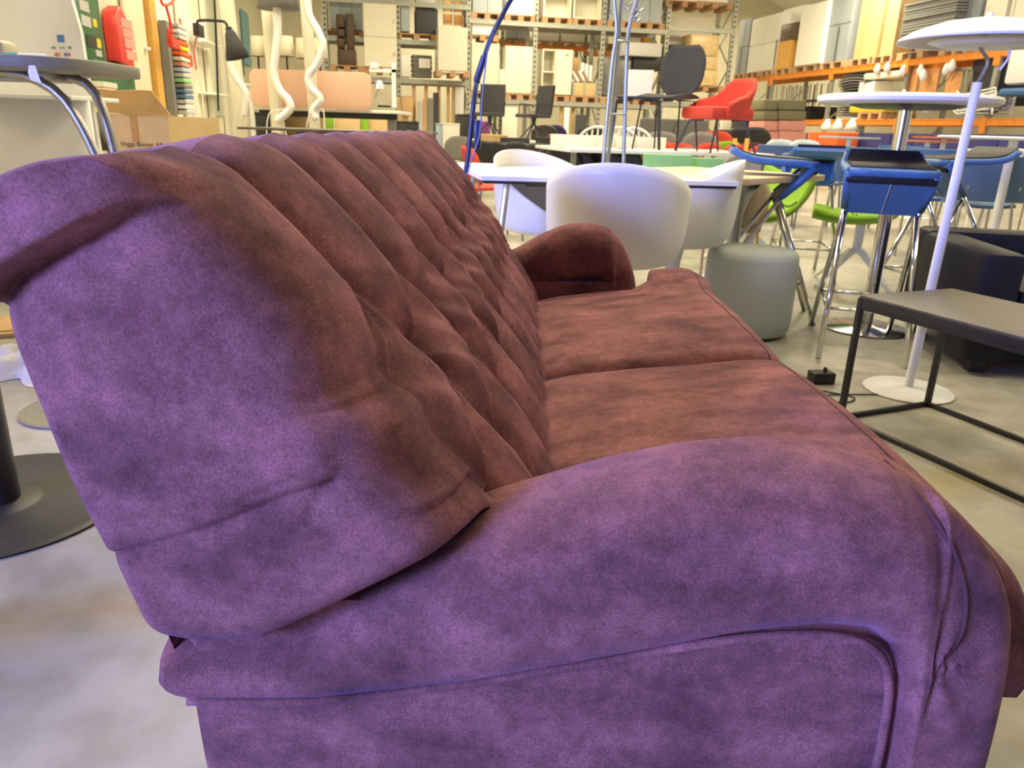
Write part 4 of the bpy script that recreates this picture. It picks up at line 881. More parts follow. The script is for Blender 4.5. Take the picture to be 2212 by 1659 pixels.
# --- left bays
low, lowL, mid, midL = LV['low'], LV['lowL'], LV['mid'], LV['midL']
cabinet('blue-grey locker cabinet high in the leftmost rack bay', 712, 783, -6, 64, mt=LOCK, doors=3, knob=False, v=V0+.3)
crate('brown leather sofa seat standing on end on the left pallet of the rack', 729, 770, 105, 147, mt=BROWNL, name='upended_sofa', cat='sofa', v=V0-.35, bev=.05, lid=False)
t = bpy.data.objects[[o.name for o in COL.objects if o.name.startswith('upended_sofa')][-1]]
u0 = PV(729, 90, V0-.35)[0]
for (a, b_, c, d) in ((729, 747, 31, 60), (749, 767, 29, 106), (729, 747, 62, 80), (729, 746, 82, 104)):
    ua, ub = PV(a, 90, V0-.35)[0]-u0, PV(b_, 90, V0-.35)[0]-u0; zz = PV(748, 147, V0-.35)[1]
    m = MB(); m.box(ua, ub, 0, .5, PV(748, d, V0-.35)[1]-zz, PV(748, c, V0-.35)[1]-zz); m.build('cushion', BROWNL, t, bev=.04)
pallet('pallet under the upended brown leather sofa', PV(750, 152, V0-.4)[0], V0-.4, PV(750, 155, V0-.4)[1], .8)
cabinet('tall cream cabinet of four doors wrapped in film, left of the galvanised rack', 786, 857, 8, 150, mt=CREAMP, doors=1, rows=2, v=V0-.3, depth=.5)
pallet('dark pallet under the tall cream cabinet of four doors', PV(821, 155, V0-.3)[0], V0-.3, PV(821, 158, V0-.3)[1], .8)
for px, py, v in ((700, 70, V0+.4), (742, 68, V0+.2)): pallet('pallet on the upper beam of the leftmost bay at %s' % ('its end' if px == 700 else 'its middle'), PV(px, py, v)[0], v, midL, 1.0)
cabinet('narrow blue-grey locker high in the second rack bay', 866, 885, -8, 68, mt=LOCK, doors=1, knob=False)
crate('charcoal upholstered block high in the second rack bay', 898, 946, 17, 74, mt=CHAR, name='pouf_block', cat='seat', lid=False, bev=.04)
crate('pale grey board lying on the charcoal block', 899, 940, -4, 16, mt=LGREY)
pallet('orange-tinted pallet under the charcoal block', PV(900, 78, V0)[0], V0, midL, 1.0)
crate('white narrow carton on the lower beam left of the grey panel stack', 866, 887, 116, 166, mt=WLAM)
stackp('stack of grey ceiling panels with a white label on the lower beam', 892, 934, 118, 166, 11, mt=GREYF)
q = PV(910, 140, V0-.0); o = rbox('paper_label', 0, .28, 0, .006, 0, .22, WHITE); o.location = RW(PV(905, 140, V0)[0], V0-.0, PV(915, 147, V0)[1]); o.rotation_euler = (0, 0, RA); tag(o, 'white paper label on the grey panel stack', 'label')
cabinet('cream film-wrapped cabinet standing proud on a pallet in the second bay', 946, 1010, 58, 158, v=V0-.6, mt=WRAP, doors=1, depth=.9, knob=False)
pallet('dark pallet under the film-wrapped cream cabinet', PV(978, 163, V0-.6)[0], V0-.6, PV(978, 166, V0-.6)[1], .8)
G = 'stacked orange school chairs'
for i, (a, b_, c, d) in enumerate(((957, 978, 2, 24), (980, 1003, 4, 26), (957, 978, 30, 54), (980, 1003, 32, 56))):
    xm = (a+b_)/2; v = V0+.3; t = rthing('school_chair', 'orange plywood chair seat facing out, %s of the four above the wrapped cabinet' % ('upper left', 'upper right', 'lower left', 'lower right')[i], 'chair', PV(a, c, v)[0], v, PV(xm, d, v)[1], G)
    W = PV(b_, c, v)[0]-PV(a, c, v)[0]; H = PV(xm, c, v)[1]-PV(xm, d, v)[1]
    m = MB(); m.box(0, W, 0, .03, 0, H); m.build('seat', mat('orange_ply', (.78, .38, .10), .5, scale=10, vary=.1), t, bev=.012)
    m = MB(); m.tube([(0, -.03, H*.3), (W, -.03, H*.3)], .012, 6); m.build('frame', STEEL, t)
    for x in (.02, W-.02): m = MB(); m.tube([(x, -.02, -.02), (x, -.02, H)], .012, 6); m.build('leg', STEEL, t)
# --- middle bays, upper level
cabinet('blue-grey two-door cabinet on the upper beam above the arc lamp', 1021, 1085, -20, 24, mt=LOCK, knob=False, zb=mid+.145)
cabinet('white cabinet on the upper beam right of the blue-grey one', 1094, 1157, -25, 26, mt=CREAMP, doors=1, knob=False, zb=mid+.145)
cabinet('open cream shelf unit on the upper beam, left one', 1175, 1235, -20, 28, mt=CREAMP, shelf=True, zb=mid+.145)
cabinet('open cream shelf unit on the upper beam, right one', 1240, 1300, -20, 32, mt=CREAMP, shelf=True, zb=mid+.145)
cabinet('blue-grey locker on the upper beam behind the coat stand', 1318, 1372, -30, 42, mt=LOCK, knob=False, zb=mid+.145)
cabinet('blue-grey locker on the upper beam right of the coat stand', 1378, 1432, -30, 44, mt=LOCK, knob=False, zb=mid+.145)
for px, nm in ((1053, 'blue-grey two-door cabinet'), (1125, 'white cabinet'), (1205, 'left open shelf unit'), (1270, 'right open shelf unit'), (1345, 'locker behind the coat stand'), (1405, 'locker right of the coat stand')):
    pallet('upper-level pallet under the '+nm, PV(px, 45, V0)[0], V0, mid, .8)
# tile edges visible below the upper beam: lamp discs
for i, px in enumerate((1029, 1046, 1062, 1077, 1172, 1195, 1232, 1257, 1372, 1385)):
    P = PV(px, 48+.05*(px-1030), V0+.4); t = rthing('lamp_disc', 'small white dish under the upper rack beam, %s from the left' % ('first second third fourth fifth sixth seventh eighth ninth tenth'.split()[i]), 'lamp', P[0], V0+.4, P[1], 'white dishes under the upper rack beam')
    m = MB(); m.lathe([(0, .0), (.085, .01), (.10, .035), (.05, .06), (0, .065)], 14); m.build('dish', SHADE, t)
# second level (rack behind)
z2 = PV(1180, 97, V2)[1]
crate('white carton just under the upper beam beside the arc lamp', 1020, 1068, 52, 79, mt=WLAM)
pallet('thin pallet below the white carton beside the arc lamp', PV(1043, 82, V0)[0], V0, PV(1043, 88, V0)[1], .8)
cabinet('small blue-grey cabinet on the orange beam, left', 1093, 1140, 56, 84, mt=LOCK, v=V2, knob=False)
crate('white box on the orange beam, left of the pair', 1152, 1208, 59, 91, mt=WLAM, v=V2)
crate('white box on the orange beam, right of the pair', 1212, 1267, 63, 95, mt=WLAM, v=V2)
crate('cream box on the orange beam behind the rack upright', 1282, 1314, 68, 101, mt=CREAMP, v=V2)
crate('white box on the orange beam behind the coat stand', 1340, 1384, 70, 101, mt=WLAM, v=V2)
crate('yellow crate on the orange beam right of the coat stand', 1390, 1409, 74, 90, mt=mat('yellow_plastic', (.85, .50, .04), .5, scale=9, vary=.1), v=V2)
for px, nm in ((1115, 'small blue-grey cabinet'), (1180, 'left white box'), (1238, 'right white box'), (1300, 'cream box'), (1362, 'white box behind the coat stand')):
    pallet('pallet on the orange beam under the '+nm, PV(px, 92, V2)[0], V2-.05, PV(px, 95+(px-1115)*.04, V2)[1]-.04, 1.0)
# lower level
cabinet('film-wrapped pale cabinet behind the arc lamp', 1018, 1078, 92, 197, mt=WRAP, doors=1, knob=False)
crate('low cream cabinet between the film-wrapped and the two-door cabinet', 1078, 1090, 150, 200, mt=CREAMP)
cabinet('cream two-door cabinet in the middle of the back rack', 1091, 1156, 100, 202, mt=CREAMP, doors=2, knob=False)
cabinet('cream open shelf unit right of the rack upright', 1171, 1200, 106, 203, mt=CREAMP, shelf=True, rows=2)
cabinet('cream single-door cabinet with green sticker right of the open shelf', 1201, 1236, 107, 205, mt=CREAMP, doors=1, knob=False)
q = PV(1223, 121, V0); o = rbox('green_sticker', 0, .07, -.006, -.001, 0, .06, GREENC); o.location = RW(q[0], V0+.045, q[1]); o.rotation_euler = (0, 0, RA); tag(o, 'small green sticker on the cream single-door cabinet', 'sticker')
crate('wooden crate with corner posts on the lower beam', 1238, 1288, 179, 208, mt=TIMBER, name='wooden_crate', cat='crate', lid=False)
t = [o for o in COL.objects if o.name.startswith('wooden_crate')][-1]
for x in (0, .30, .62): m = MB(); m.box(x-.025, x+.025, -.02, 0, -.04, .42); m.build('corner_post', GALV, t, smooth=False)
for i in range(6):
    px = 1234+i*7; v = V0+.2; o = MB(); o.box(0, .06, 0, .4, 0, .30); k = o.build('folder', WHITE if i % 2 == 0 else mat('brown_folder', (.3, .2, .12), .7), None); k.location = RW(PV(px, 177, v)[0], v, PV(px, 178, v)[1]); k.rotation_euler = (0, math.radians(-35), RA); tag(k, '%s file folder leaning on the wooden crate, %s from the left' % ('white' if i % 2 == 0 else 'brown', 'first second third fourth fifth sixth'.split()[i]), 'folder', 'file folders leaning on the wooden crate')
crate('small cardboard box beside the single-door cabinet', 1236, 1250, 124, 154, mt=CARD, v=V0+.4)
for i, px in enumerate((1257, 1266, 1275)):
    v = V0+.3; P = PV(px, 176, v); t = rthing('paper_roll', 'white paper roll standing above the wooden crate, %s' % ('left', 'middle', 'right')[i], 'roll', P[0], v, P[1], 'white paper rolls')
    m = MB(); m.cyl(0, 0, 0, .45-.03*i, .05, 12); m.build('roll', WHITE, t)
    m = MB(); m.cyl(0, 0, .44-.03*i, .46-.03*i, .02, 8); m.build('core', CARD, t)
crate('dark grey film-wrapped load on the lower beam behind the coat stand', 1302, 1363, 122, 208, mt=mat('grey_wrapped_load', (.13, .13, .13), .3, bump=.5, scale=10, vary=.25), bev=.04, lid=False)
for px, nm in ((1047, 'film-wrapped pale cabinet'), (1122, 'two-door cabinet'), (1198, 'open shelf and single-door cabinets'), (1265, 'wooden crate'), (1330, 'dark grey load'), (1400, 'black chairs')):
    pallet('lower-level pallet under the '+nm, PV(px, 210, V0)[0], V0, low, .8)
crate('pale grey carton hanging over the lower bay right of the coat stand', 1350, 1430, 92, 121, mt=LGREY, v=V0-.2)
crate('black upholstered load under the pale grey carton', 1368, 1430, 122, 152, mt=BLACKP, v=V0, lid=False)
crate('black seat load beside the cream panel', 1445, 1492, 96, 132, mt=BLACKP, v=V0, bev=.06, lid=False)
# right bays
crate('white load on the top level of the right rack bay', 1452, 1574, -20, 6, mt=WLAM)
pallet('top-level pallet of the right rack bay, left', PV(1480, 10, V0)[0], V0, PV(1480, 15, V0)[1], 1.0)
pallet('top-level pallet of the right rack bay, right', PV(1545, 10, V0)[0], V0, PV(1545, 18, V0)[1], 1.0)
crate('big cream panel leaning in the right rack bay', 1442, 1536, 36, 150, mt=CREAMP, v=V0+.6, depth=.06, lid=False)
crate('upper film-wrapped cardboard stack in the right rack bay', 1492, 1553, 75, 120, mt=mat('wrapped_cardboard', (.60, .44, .22), .35, bump=.6, scale=7, vary=.15), v=V0-.1)
crate('middle cardboard load in the right rack bay', 1497, 1551, 121, 150, mt=MATS['wrapped_cardboard'], v=V0-.1)
crate('lower cardboard load in the right rack bay', 1499, 1551, 151, 188, mt=MATS['wrapped_cardboard'], v=V0-.1)
pallet('pallet under the cardboard loads of the right rack bay', PV(1525, 192, V0-.1)[0], V0-.1, PV(1525, 197, V0-.1)[1], 1.0)
t = rthing('cross_brace', 'thin steel cross brace in the last rack bay', 'brace', 0, V0+.9, 0)
for a, b_ in (((1545, 45), (1570, 80)), ((1570, 75), (1550, 110))):
    m = MB(); A_ = PV(*a, V0+.9); B_ = PV(*b_, V0+.9); m.tube([(A_[0], 0, A_[1]), (B_[0], 0, B_[1])], .02, 4); m.build('rod', GALV, t)
# --- on the floor below the back rack
def board(label, px, py0, py1, v, w_, mt, name='board', tilt=0, cat='board', d=.04):
    P0 = PV(px, py1, v); P1 = PV(px, py0, v); o = MB(); z0 = max(0, P0[1]); o.box(-w_/2, w_/2, 0, d, 0, P1[1]-0.0); k = o.build(name, mt, None, bev=.004); k.location = RW(P0[0], v, 0); k.rotation_euler = (0, math.radians(tilt), RA); tag(k, label, cat); return k
for i, (px, mt_) in enumerate(((895, TIMBER), (921, TIMBER), (948, TIMBER), (968, TIMBER), (979, TIMBER), (1210, TIMBER), (1235, TIMBER))):
    k = board('upright pale timber post below the lower rack beam, %s from the left' % 'first second third fourth fifth sixth seventh'.split()[i], px, 178 if px < 1000 else 228, 300, V0+.2, .09, mt_, 'timber_post', cat='post')
    k['group'] = 'timber posts below the rack'
for px, y0, w_, mt_, nm in ((908, 220, .12, LGREY, 'grey board leaning under the rack, left of the white small cabinet'), (918, 215, .10, CARD, 'brown thin board leaning under the rack'), (930, 212, .16, GREYF, 'grey sheet leaning between the timber posts'), (942, 200, .14, CHAR, 'charcoal sheet leaning between the timber posts'), (992, 188, .22, LGREY, 'bright metal sheet at the rack upright'), (1222, 232, .12, WHITE, 'white slim board between the pale posts'), (1253, 248, .30, CHAR, 'dark charcoal padded board below the middle rack bay'), (870, 210, .30, BIRCH, 'birch board under the left part of the rack')):
    board(nm, px, y0, 300, V0-.1, w_, mt_)
crate('white two-drawer cabinet on the floor right of the sofa back', 957, 993, 266, 308, v=13.2, mt=WLAM, depth=.5)
crate('pale green cabinet side left of the white two-drawer cabinet', 947, 957, 266, 307, v=13.25, mt=PALEB, depth=.5)
crate('black low cabinet behind the arc lamp foot', 990, 1030, 247, 292, v=15.2, mt=BLACKP)
crate('black printer-like case left of the white two-drawer cabinet', 855, 905, 262, 292, v=13.0, mt=BLACKP)
crate('cardboard box under the left end of the rack beam', 868, 892, 208, 250, v=V0-.5, mt=CARD)
crate('purple upholstered block behind the left conference chair', 1038, 1060, 262, 290, v=16, mt=PURPLE, lid=False, bev=.03)
crate('cream desk panel behind the conference chairs', 1085, 1117, 232, 296, v=16.8, mt=CREAMP, lid=False, depth=.05)
b = MB(); v = 16.6; P = [PV(x, y, v) for x, y in ((1085, 232), (1120, 233), (1170, 298), (1050, 298))]; b.prism([(p_[0], p_[1]) for p_ in P], 0, .05, 'y'); k = b.build('trapezoid_table_top', CREAMP, None, bev=.004); k.location = RW(0, v, -min(p_[1] for p_ in P)); k.rotation_euler = (0, 0, RA); tag(k, 'large cream trapezoid table top standing on edge behind the conference chairs', 'table top')
crate('reddish brown wooden chest behind the charcoal chairs', 1206, 1232, 292, 318, v=10.5, mt=RUST)
tubseat('coral and cream small tub chair below the rack', 1243, 278, 13, mat('coral_fabric', (.75, .22, .15), .9, scale=90, vary=.08), .5, None, 1.4, h=.84)
for i, (px, w_) in enumerate(((1448, .9), (1500, .5))):
    P = PY(px, 255, 12.2); t = thing('high_back_sofa', 'tall dark grey high-back sofa %s under the charcoal shell chair' % ('left' if i == 0 else 'right'), 'sofa', (P.x, 12.2, 0), .19, 'high-back sofas')
    GDK = mat('dark_grey_fabric', (.13, .125, .11), .9, scale=90, vary=.1)
    m = MB(); m.box(-w_/2, w_/2, 0, .12, .1, 1.12); m.build('back', GDK, t, bev=.04); m = MB(); m.box(-w_/2, w_/2, .1, .7, .1, .45); m.build('seat', GDK, t, bev=.04)
    for s_ in (-1, 1): m = MB(); m.box(s_*w_/2-.05, s_*w_/2+.05, 0, .7, .1, 1.0); m.build('side_wing', GDK, t, bev=.03)

# ================================================================ right-hand rack, along the hall
UR = 11.0
def RB(x, y, u=UR): return PU(x, y, u)
zU = RB(1740, 155)[1]; zL = RB(1850, 258)[1]
t = thing('pallet_rack', 'long pallet rack with orange beams along the right wall', 'rack', RW(UR, 0, 0), RA)
VR = [RB(x, 200)[0] for x in (1590, 1664, 1791, 1950, 2140, 2400)]
for v in VR:
    m = MB(); m.box(0, .07, v-.05, v+.05, 0, 3.4); m.build('upright', GALV, t, smooth=False)
    m = MB(); m.box(1.0, 1.07, v-.05, v+.05, 0, 3.4); m.build('upright', GALV, t, smooth=False)
    for i in range(3): m = MB(); m.tube([(.03, v, .3+i), (1.03, v, 1.2+i)], .018, 4); m.build('brace', GALV, t, smooth=False)
    for z in (zU, zL): m = MB(); m.box(-.03, .0, v-.07, v+.07, z-.26, z+.02); m.build('beam_bracket', ORACK, t, smooth=False)
for i in range(5):
    for z in (zU, zL):
        for x in (0, 1.0): m = MB(); m.box(x-.02, x+.04, VR[i+1], VR[i], z-.12, z); m.box(x-.028, x-.02, VR[i+1], VR[i], z-.02, z); m.build('beam', ORACK, t, smooth=False)
def rr(label, px0, px1, pyt, z0, name='box', cat='box', mt=CARD, depth=.8, u=UR, parts=None, bev=.0, group=None, lid=True):
    """box whose front lies on the plane u, spanning pixels px0..px1 with its top at pyt (measured at px0)"""
    va = RB(px0, 150, u)[0]; vb = RB(px1, 150, u)[0]; z1 = PU(px0, pyt, u)[1]; v0_, v1_ = min(va, vb), max(va, vb)
    t = thing(name, label, cat, RW(u, v0_, z0), RA, group); L = v1_-v0_; H = max(.05, z1-z0)
    if parts and parts[0] == 'doors':
        m = MB(); m.box(.02, depth, 0, L, 0, H); m.build('body', mt, t, smooth=False); n, r_ = parts[1], parts[2]
        for i in range(n):
            for j in range(r_): m = MB(); m.box(0, .018, i*L/n+.012, (i+1)*L/n-.012, j*H/r_+.012, (j+1)*H/r_-.012); m.build('door', mt, t, smooth=False)
    elif parts and parts[0] == 'boards':
        n = parts[1]
        for i in range(n): j = random.uniform(-.03, .03); m = MB(); m.box(j, depth+j, j, L+j, i*H/n, (i+.72)*H/n); m.build('board', mt, t, smooth=False)
    elif parts and parts[0] == 'planks':
        n = parts[1]
        for i in range(n): j = random.uniform(-.05, .05); m = MB(); m.box(j, depth*.5, i*L/n+.01, (i+1)*L/n-.01, 0, H*(1-.03*(i % 3))); m.build('plank', mt, t, smooth=False)
    else:
        m = MB(); m.box(0, depth, 0, L, 0, H*.97); m.build('body', mt, t, bev=bev or .008)
        if lid: m = MB(); m.box(-.006, depth+.006, -.006, L+.006, H*.97, H); m.build('lid', mt, t, smooth=False)
    return t
zp = zU+.145
rr('blue-grey locker at the far end of the right rack', 1588, 1611, 48, zp, 'cabinet', 'cabinet', LOCK, parts=('doors', 2, 2))
rr('white double-door cabinet on the right rack, next to the far lockers', 1613, 1674, 46, zp, 'cabinet', 'cabinet', WLAM, parts=('doors', 2, 2))
rr('white open frame unit on the right rack holding a brown box', 1676, 1718, 26, zp, 'cabinet', 'cabinet', WLAM, depth=.6, parts=('doors', 1, 2), u=UR+.25)
rr('orange-fronted low cupboard on the right rack', 1674, 1704, 92, zp, 'cabinet', 'cabinet', mat('orange_laminate', (.78, .42, .10), .5, scale=9, vary=.06), parts=('doors', 1, 1))
rr('dark brown box on top of the orange-fronted cupboard', 1677, 1712, 58, RB(1677, 92)[1], 'box', 'box', mat('dark_brown_laminate', (.12, .08, .05), .4, scale=9, vary=.3))
rr('tall white cabinet on the right rack beside the grey lockers', 1714, 1768, 20, zp, 'cabinet', 'cabinet', WLAM, parts=('doors', 1, 1), u=UR-.1)
rr('tall blue-grey locker on the right rack', 1771, 1822, -15, zp, 'cabinet', 'cabinet', LOCK, parts=('doors', 2, 2))
rr('bundle of pale wooden boards upright on the right rack', 1838, 1925, -60, zp, 'board_bundle', 'boards', TIMBER, parts=('planks', 8))
rr('stack of grey panels on the right rack left of the lamp shade', 1930, 2040, 14, zp+.1, 'panel_stack', 'stack', GREYF, parts=('boards', 15), u=UR-.25)
rr('blue-grey locker behind the lamp shade', 2052, 2092, -30, zp, 'cabinet', 'cabinet', LOCK, parts=('doors', 2, 1))
rr('cream cabinet above the lamp shade at the right edge', 2100, 2230, -60, zp, 'cabinet', 'cabinet', CREAMP, parts=('doors', 2, 1))
for i, (a, b_) in enumerate(((1590, 1612), (1615, 1643), (1646, 1673), (1676, 1712), (1716, 1768), (1772, 1826), (1836, 1880), (1884, 1928), (1935, 2040), (2052, 2110))):
    va, vb = RB(a, 150)[0], RB(b_, 150)[0]; t = pallet('pallet on the upper orange beam of the right rack, %s from the far end' % 'first second third fourth fifth sixth seventh eighth ninth tenth'.split()[i], 0, 0, 0, 1.2, 'pallets on the right rack', mat('new_pallet_wood', (.58, .38, .20), .8, scale=12, vary=.2))
    t.location = RW(UR-.05, (va+vb)/2, zU); t.rotation_euler = (0, 0, RA-math.pi/2); t.scale = (abs(va-vb)/1.2*.96, 1, 1)
# middle level
def rbase(label, px, z, name, cat): v = RB(px, 200)[0]; return thing(name, label, cat, RW(UR+.1, v, z), RA)
for k, (px, nm) in enumerate(((1682, 'first'), (1697, 'second'), (1712, 'third'), (1727, 'fourth'), (1742, 'fifth'), (1756, 'sixth'))):
    t = rbase('upturned steel chair frame on the right rack, %s from the far end' % nm, px, zL+.35, 'chair_frame', 'chair frame'); t['group'] = 'upturned steel chair frames'
    for (x, y) in ((0, 0), (.3, 0), (0, .28), (.3, .28)): m = MB(); m.tube([(x, y, 0), (x, y+.02, .52)], .014, 6); m.build('leg', STEEL, t)
    m = MB(); m.box(-.05, .35, -.03, .32, .1, .13); m.build('seat', BLACKP, t)
rr('black crossbars load beneath the upturned chair frames', 1672, 1762, 232, zL, 'box', 'box', BLACKP, u=UR+.5)
t = rbase('tall stack of grey stacking chairs seats nested together on the right rack', 1812, zL+.1, 'seat_stack', 'stack')
for i in range(16):
    z = i*.058; o_ = .06*math.sin(i*.9); m = MB(); m.sheet(np.array([[(x+o_, y-.45, z+.05*math.cos(y*3.0)*(1 if i > 8 else .4)) for y in np.linspace(-.5, .55, 8)] for x in np.linspace(-.05, .5, 4)]), .025); m.build('seat_shell', GREYF, t)
rr('yellow film-covered pack on a pallet below the bar table top', 1848, 1925, 224, zL+.145, 'pack', 'box', YELLOW, bev=.03)
t = pallet('pallet under the yellow film-covered pack', 0, 0, 0, 1.2, 'pallets on the right rack', MATS['new_pallet_wood']); t.location = RW(UR, RB(1886, 200)[0], zL); t.rotation_euler = (0, 0, RA-math.pi/2); t.scale = (.7, 1, 1)
rr('white and cardboard roll lying under the upper orange beam', 1868, 1945, 158, RB(1900, 170)[1], 'roll', 'roll', CREAMP, bev=.03, lid=False)
rr('row of white slim rails standing on the right rack behind the bar table', 1862, 1900, 178, zL+.3, 'rail_bundle', 'rails', WLAM, parts=('planks', 4))
ORW = mat('orange_stained_ply', (.70, .34, .12), .5, scale=9, vary=.12)
for i, (a, b_, y) in enumerate(((1958, 1986, 142), (1993, 2030, 146), (2048, 2082, 150))):
    rr('orange plywood chair back standing on the right rack, %s of three' % ('left', 'middle', 'right')[i], a, b_, y, zL+.2, 'plywood_back', 'chair back', ORW, depth=.05, bev=.02, lid=False, u=UR+.1, group='orange plywood chair backs')
for i, (px, py) in enumerate(((1956, 152), (1994, 150), (2000, 162), (2050, 148), (2062, 140), (1957, 205), (2008, 230), (1900, 148), (1922, 145))):
    v = RB(px, py)[0]; z = RB(px, py)[1]; t = thing('spare_lamp', 'small white spare lamp hung on the right rack %s' % ('high above the bar table top, left', 'right of the first orange back', 'below the second high lamp', 'above the third plywood back', 'just left of the lamp shade hook', 'below the bar table top, left', 'below the bar table top, right', 'over the slim rails, left', 'over the slim rails, right')[i], 'lamp', RW(UR-.05, v, z), RA, 'small white spare lamps'); m = MB(); m.lathe([(0, -.12), (.05, -.11), (.075, -.03), (.05, .05), (.02, .10), (0, .10)], 12); m.build('shade', WHITE, t, smooth=2)
for i, px in enumerate((2070, 2080, 2090)):
    t = rbase('grey steel stacking frame on the right rack behind the lamp pole, %s' % ('left', 'middle', 'right')[i], px, zL+.1, 'frame_stack', 'frame'); t['group'] = 'grey steel stacking frames'
    m = MB(); m.tube([(0, 0, 0), (0, .1, .75), (0, .5, .8), (0, .6, .6)], .016, 6); m.build('tube', STEEL, t)
    m = MB(); m.tube([(.4, 0, 0), (.4, .1, .75), (.4, .5, .8)], .016, 6); m.build('tube', STEEL, t)
rr('charcoal covered load on the right rack behind the lamp pole', 2098, 2160, 128, zL+.25, 'box', 'box', CHAR, u=UR+.2, bev=.03, lid=False)
rr('white cloth bale on the right rack at the right edge', 2172, 2260, 100, RB(2190, 184)[1], 'bale', 'bale', WHITE, u=UR-.2, bev=.06, lid=False)
rr('blue cushion under the white cloth bale', 2165, 2240, 190, RB(2190, 208)[1], 'cushion', 'cushion', BLUEL, u=UR-.2, bev=.05, lid=False)
t = thing('steel_chair_stack', 'stack of white-grey steel chairs on the lower orange beam right of the bar table', 'chairs', RW(UR-.1, RB(2110, 240)[0], zL), RA)
for i in range(7):
    m = MB(); z = .06+i*.055; m.tube([(0, -.5, z), (0, -.45, z+.12), (0, .35, z+.02), (0, .5, z+.10)], .014, 5); m.tube([(.4, -.5, z), (.4, -.45, z+.12), (.4, .35, z+.02), (.4, .5, z+.10)], .014, 5); m.build('frame', WLAM, t)
    m = MB(); m.box(0, .4, -.4, .3, z+.02, z+.035); m.build('seat', LGREY, t, smooth=False)
# below the lower beam
rr('navy blue fabric screen standing under the right rack, far one', 1733, 1762, 284, 0, 'screen', 'screen', NAVYF, depth=.06, u=UR-.6, lid=False, bev=.01)
for i, (a, b_) in enumerate(((1836, 1885), (1887, 1950), (1952, 2000), (2002, 2060), (2062, 2120), (2122, 2190), (2192, 2260))):
    rr('navy blue fabric screen in the row under the right rack, %s from the left' % 'first second third fourth fifth sixth seventh'.split()[i], a, b_, 283+i*.6, 0, 'screen', 'screen', NAVYF, depth=.06, u=UR-.5, lid=False, bev=.01, group='navy blue screens under the right rack')
for i, (a, b_) in enumerate(((1766, 1788), (1789, 1833))):
    rr('orange upholstered screen block %s of the pair before the navy screens' % ('left', 'right')[i], a, b_, 281, 0, 'seat_block', 'seat', ORANGEF, depth=.5, u=UR-1.2, lid=False, bev=.04, group='orange seat blocks')
for i, px in enumerate((1788, 1812, 1842)):
    v = RB(px, 275)[0]; z = RB(px, 282)[1]; t = thing('cone_lamp', 'white cone lamp shade above the orange seat blocks, %s' % ('left', 'middle', 'right')[i], 'lamp', RW(UR, v, z), RA, 'white cone lamp shades'); m = MB(); m.lathe([(.22, 0), (.06, .26), (.055, .26), (.21, 0)], 20); m.build('shade', WHITE, t, smooth=2); m = MB(); m.cyl(0, 0, .24, .28, .03, 10); m.build('cap', STEEL, t)
v = 13.4
for i, (a, b_) in enumerate(((1650, 1681), (1682, 1742))):
    for j, (y0, y1, mt_, nm) in enumerate(((215, 238, OLIVEF, 'upper olive'), (239, 260, OLIVEF, 'lower olive'), (261, 283, PINKF, 'upper pink'), (284, 318, PINKF, 'lower pink'))):
        crate('%s upholstered cube in the %s column of cubes before the right rack' % (nm, ('left', 'right')[i]), a, b_, y0, y1, v=v-.02*j, mt=mt_, depth=.6, name='seat_cube', cat='cube', bev=.03, lid=False, group='upholstered cubes', floor=(j == 3))
crate('cream board standing left of the olive cubes', 1622, 1655, 217, 262, v=15, mt=CREAMP, depth=.05, lid=False)
crate('white panel standing behind the red armchair', 1560, 1608, 225, 280, v=15.5, mt=CREAMP, depth=.05, lid=False)
crate('dark upholstered seats left of the cubes, upper', 1608, 1640, 248, 285, v=14.6, mt=BLACKP, lid=False, bev=.05)
for i, px in enumerate((1587, 1613)): board('short orange wooden leg standing left of the cubes, %s' % ('left', 'right')[i], px, 299, 322, 9.5, .045, mat('orange_wood', (.8, .42, .08), .5), 'timber_stub', cat='post')
# small round tables in front of the screens
for i, (px, py, r_, mt_, nm) in enumerate(((1835, 295, .34, LGREY, 'grey'), (2005, 303, .34, RUST, 'reddish'), (2040, 296, .36, RUST, 'second reddish'))):
    P = PY(px, py, 9.5+i*.3); t = thing('side_table', '%s round side table before the navy screens' % nm, 'table', (P.x, P.y, 0)); m = MB(); m.lathe([(0, P.z-.03), (r_, P.z-.02), (r_, P.z), (0, P.z)], 32); m.build('table_top', mt_, t)
    m = MB(); m.cyl(0, 0, .01, P.z-.03, .03, 10); m.build('column', WHITEP, t); m = MB(); m.cyl(0, 0, 0, .012, .2, 20); m.build('base', WHITEP, t)
P = PY(2230, 297, 5.6); t = thing('white_oval_table', 'white oval table top at the right edge above the white armchair', 'table', (P.x, 5.8, 0)); m = MB(); m.lathe([(0, P.z-.02), (.48, P.z-.02), (.5, P.z-.01), (.48, P.z), (0, P.z)], 40); m.build('table_top', WHITE, t); m = MB(); m.cyl(0, 0, 0, P.z-.02, .03, 12); m.build('column', WHITEP, t)
P = PY(2150, 325, 8.4); t = thing('white_armchair', 'white plastic armchair with looped arms behind the denim chairs at the right edge', 'chair', (P.x, 8.5, 0), 1.7)
q = crv([(.25, .24, .70), (.1, .27, .80), (-.15, .27, .84), (-.25, .15, .85), (-.27, 0, .855), (-.25, -.15, .85), (-.15, -.27, .84), (.1, -.27, .80), (.25, -.24, .70)], 40); m = MB(); m.tube([tuple(k) for k in q], .028, 10); m.build('arm_hoop', WHITE, t, smooth=2)
m = MB(); m.box(-.22, .24, -.22, .22, .43, .46); m.build('seat', WHITE, t, bev=.01)
for s_ in (1, -1):
    for x in (.2, -.2): m = MB(); m.tube([(x, .22*s_, .82 if x < 0 else .75), (x*1.05, .24*s_, 0)], .018, 8); m.build('leg', WHITE, t)

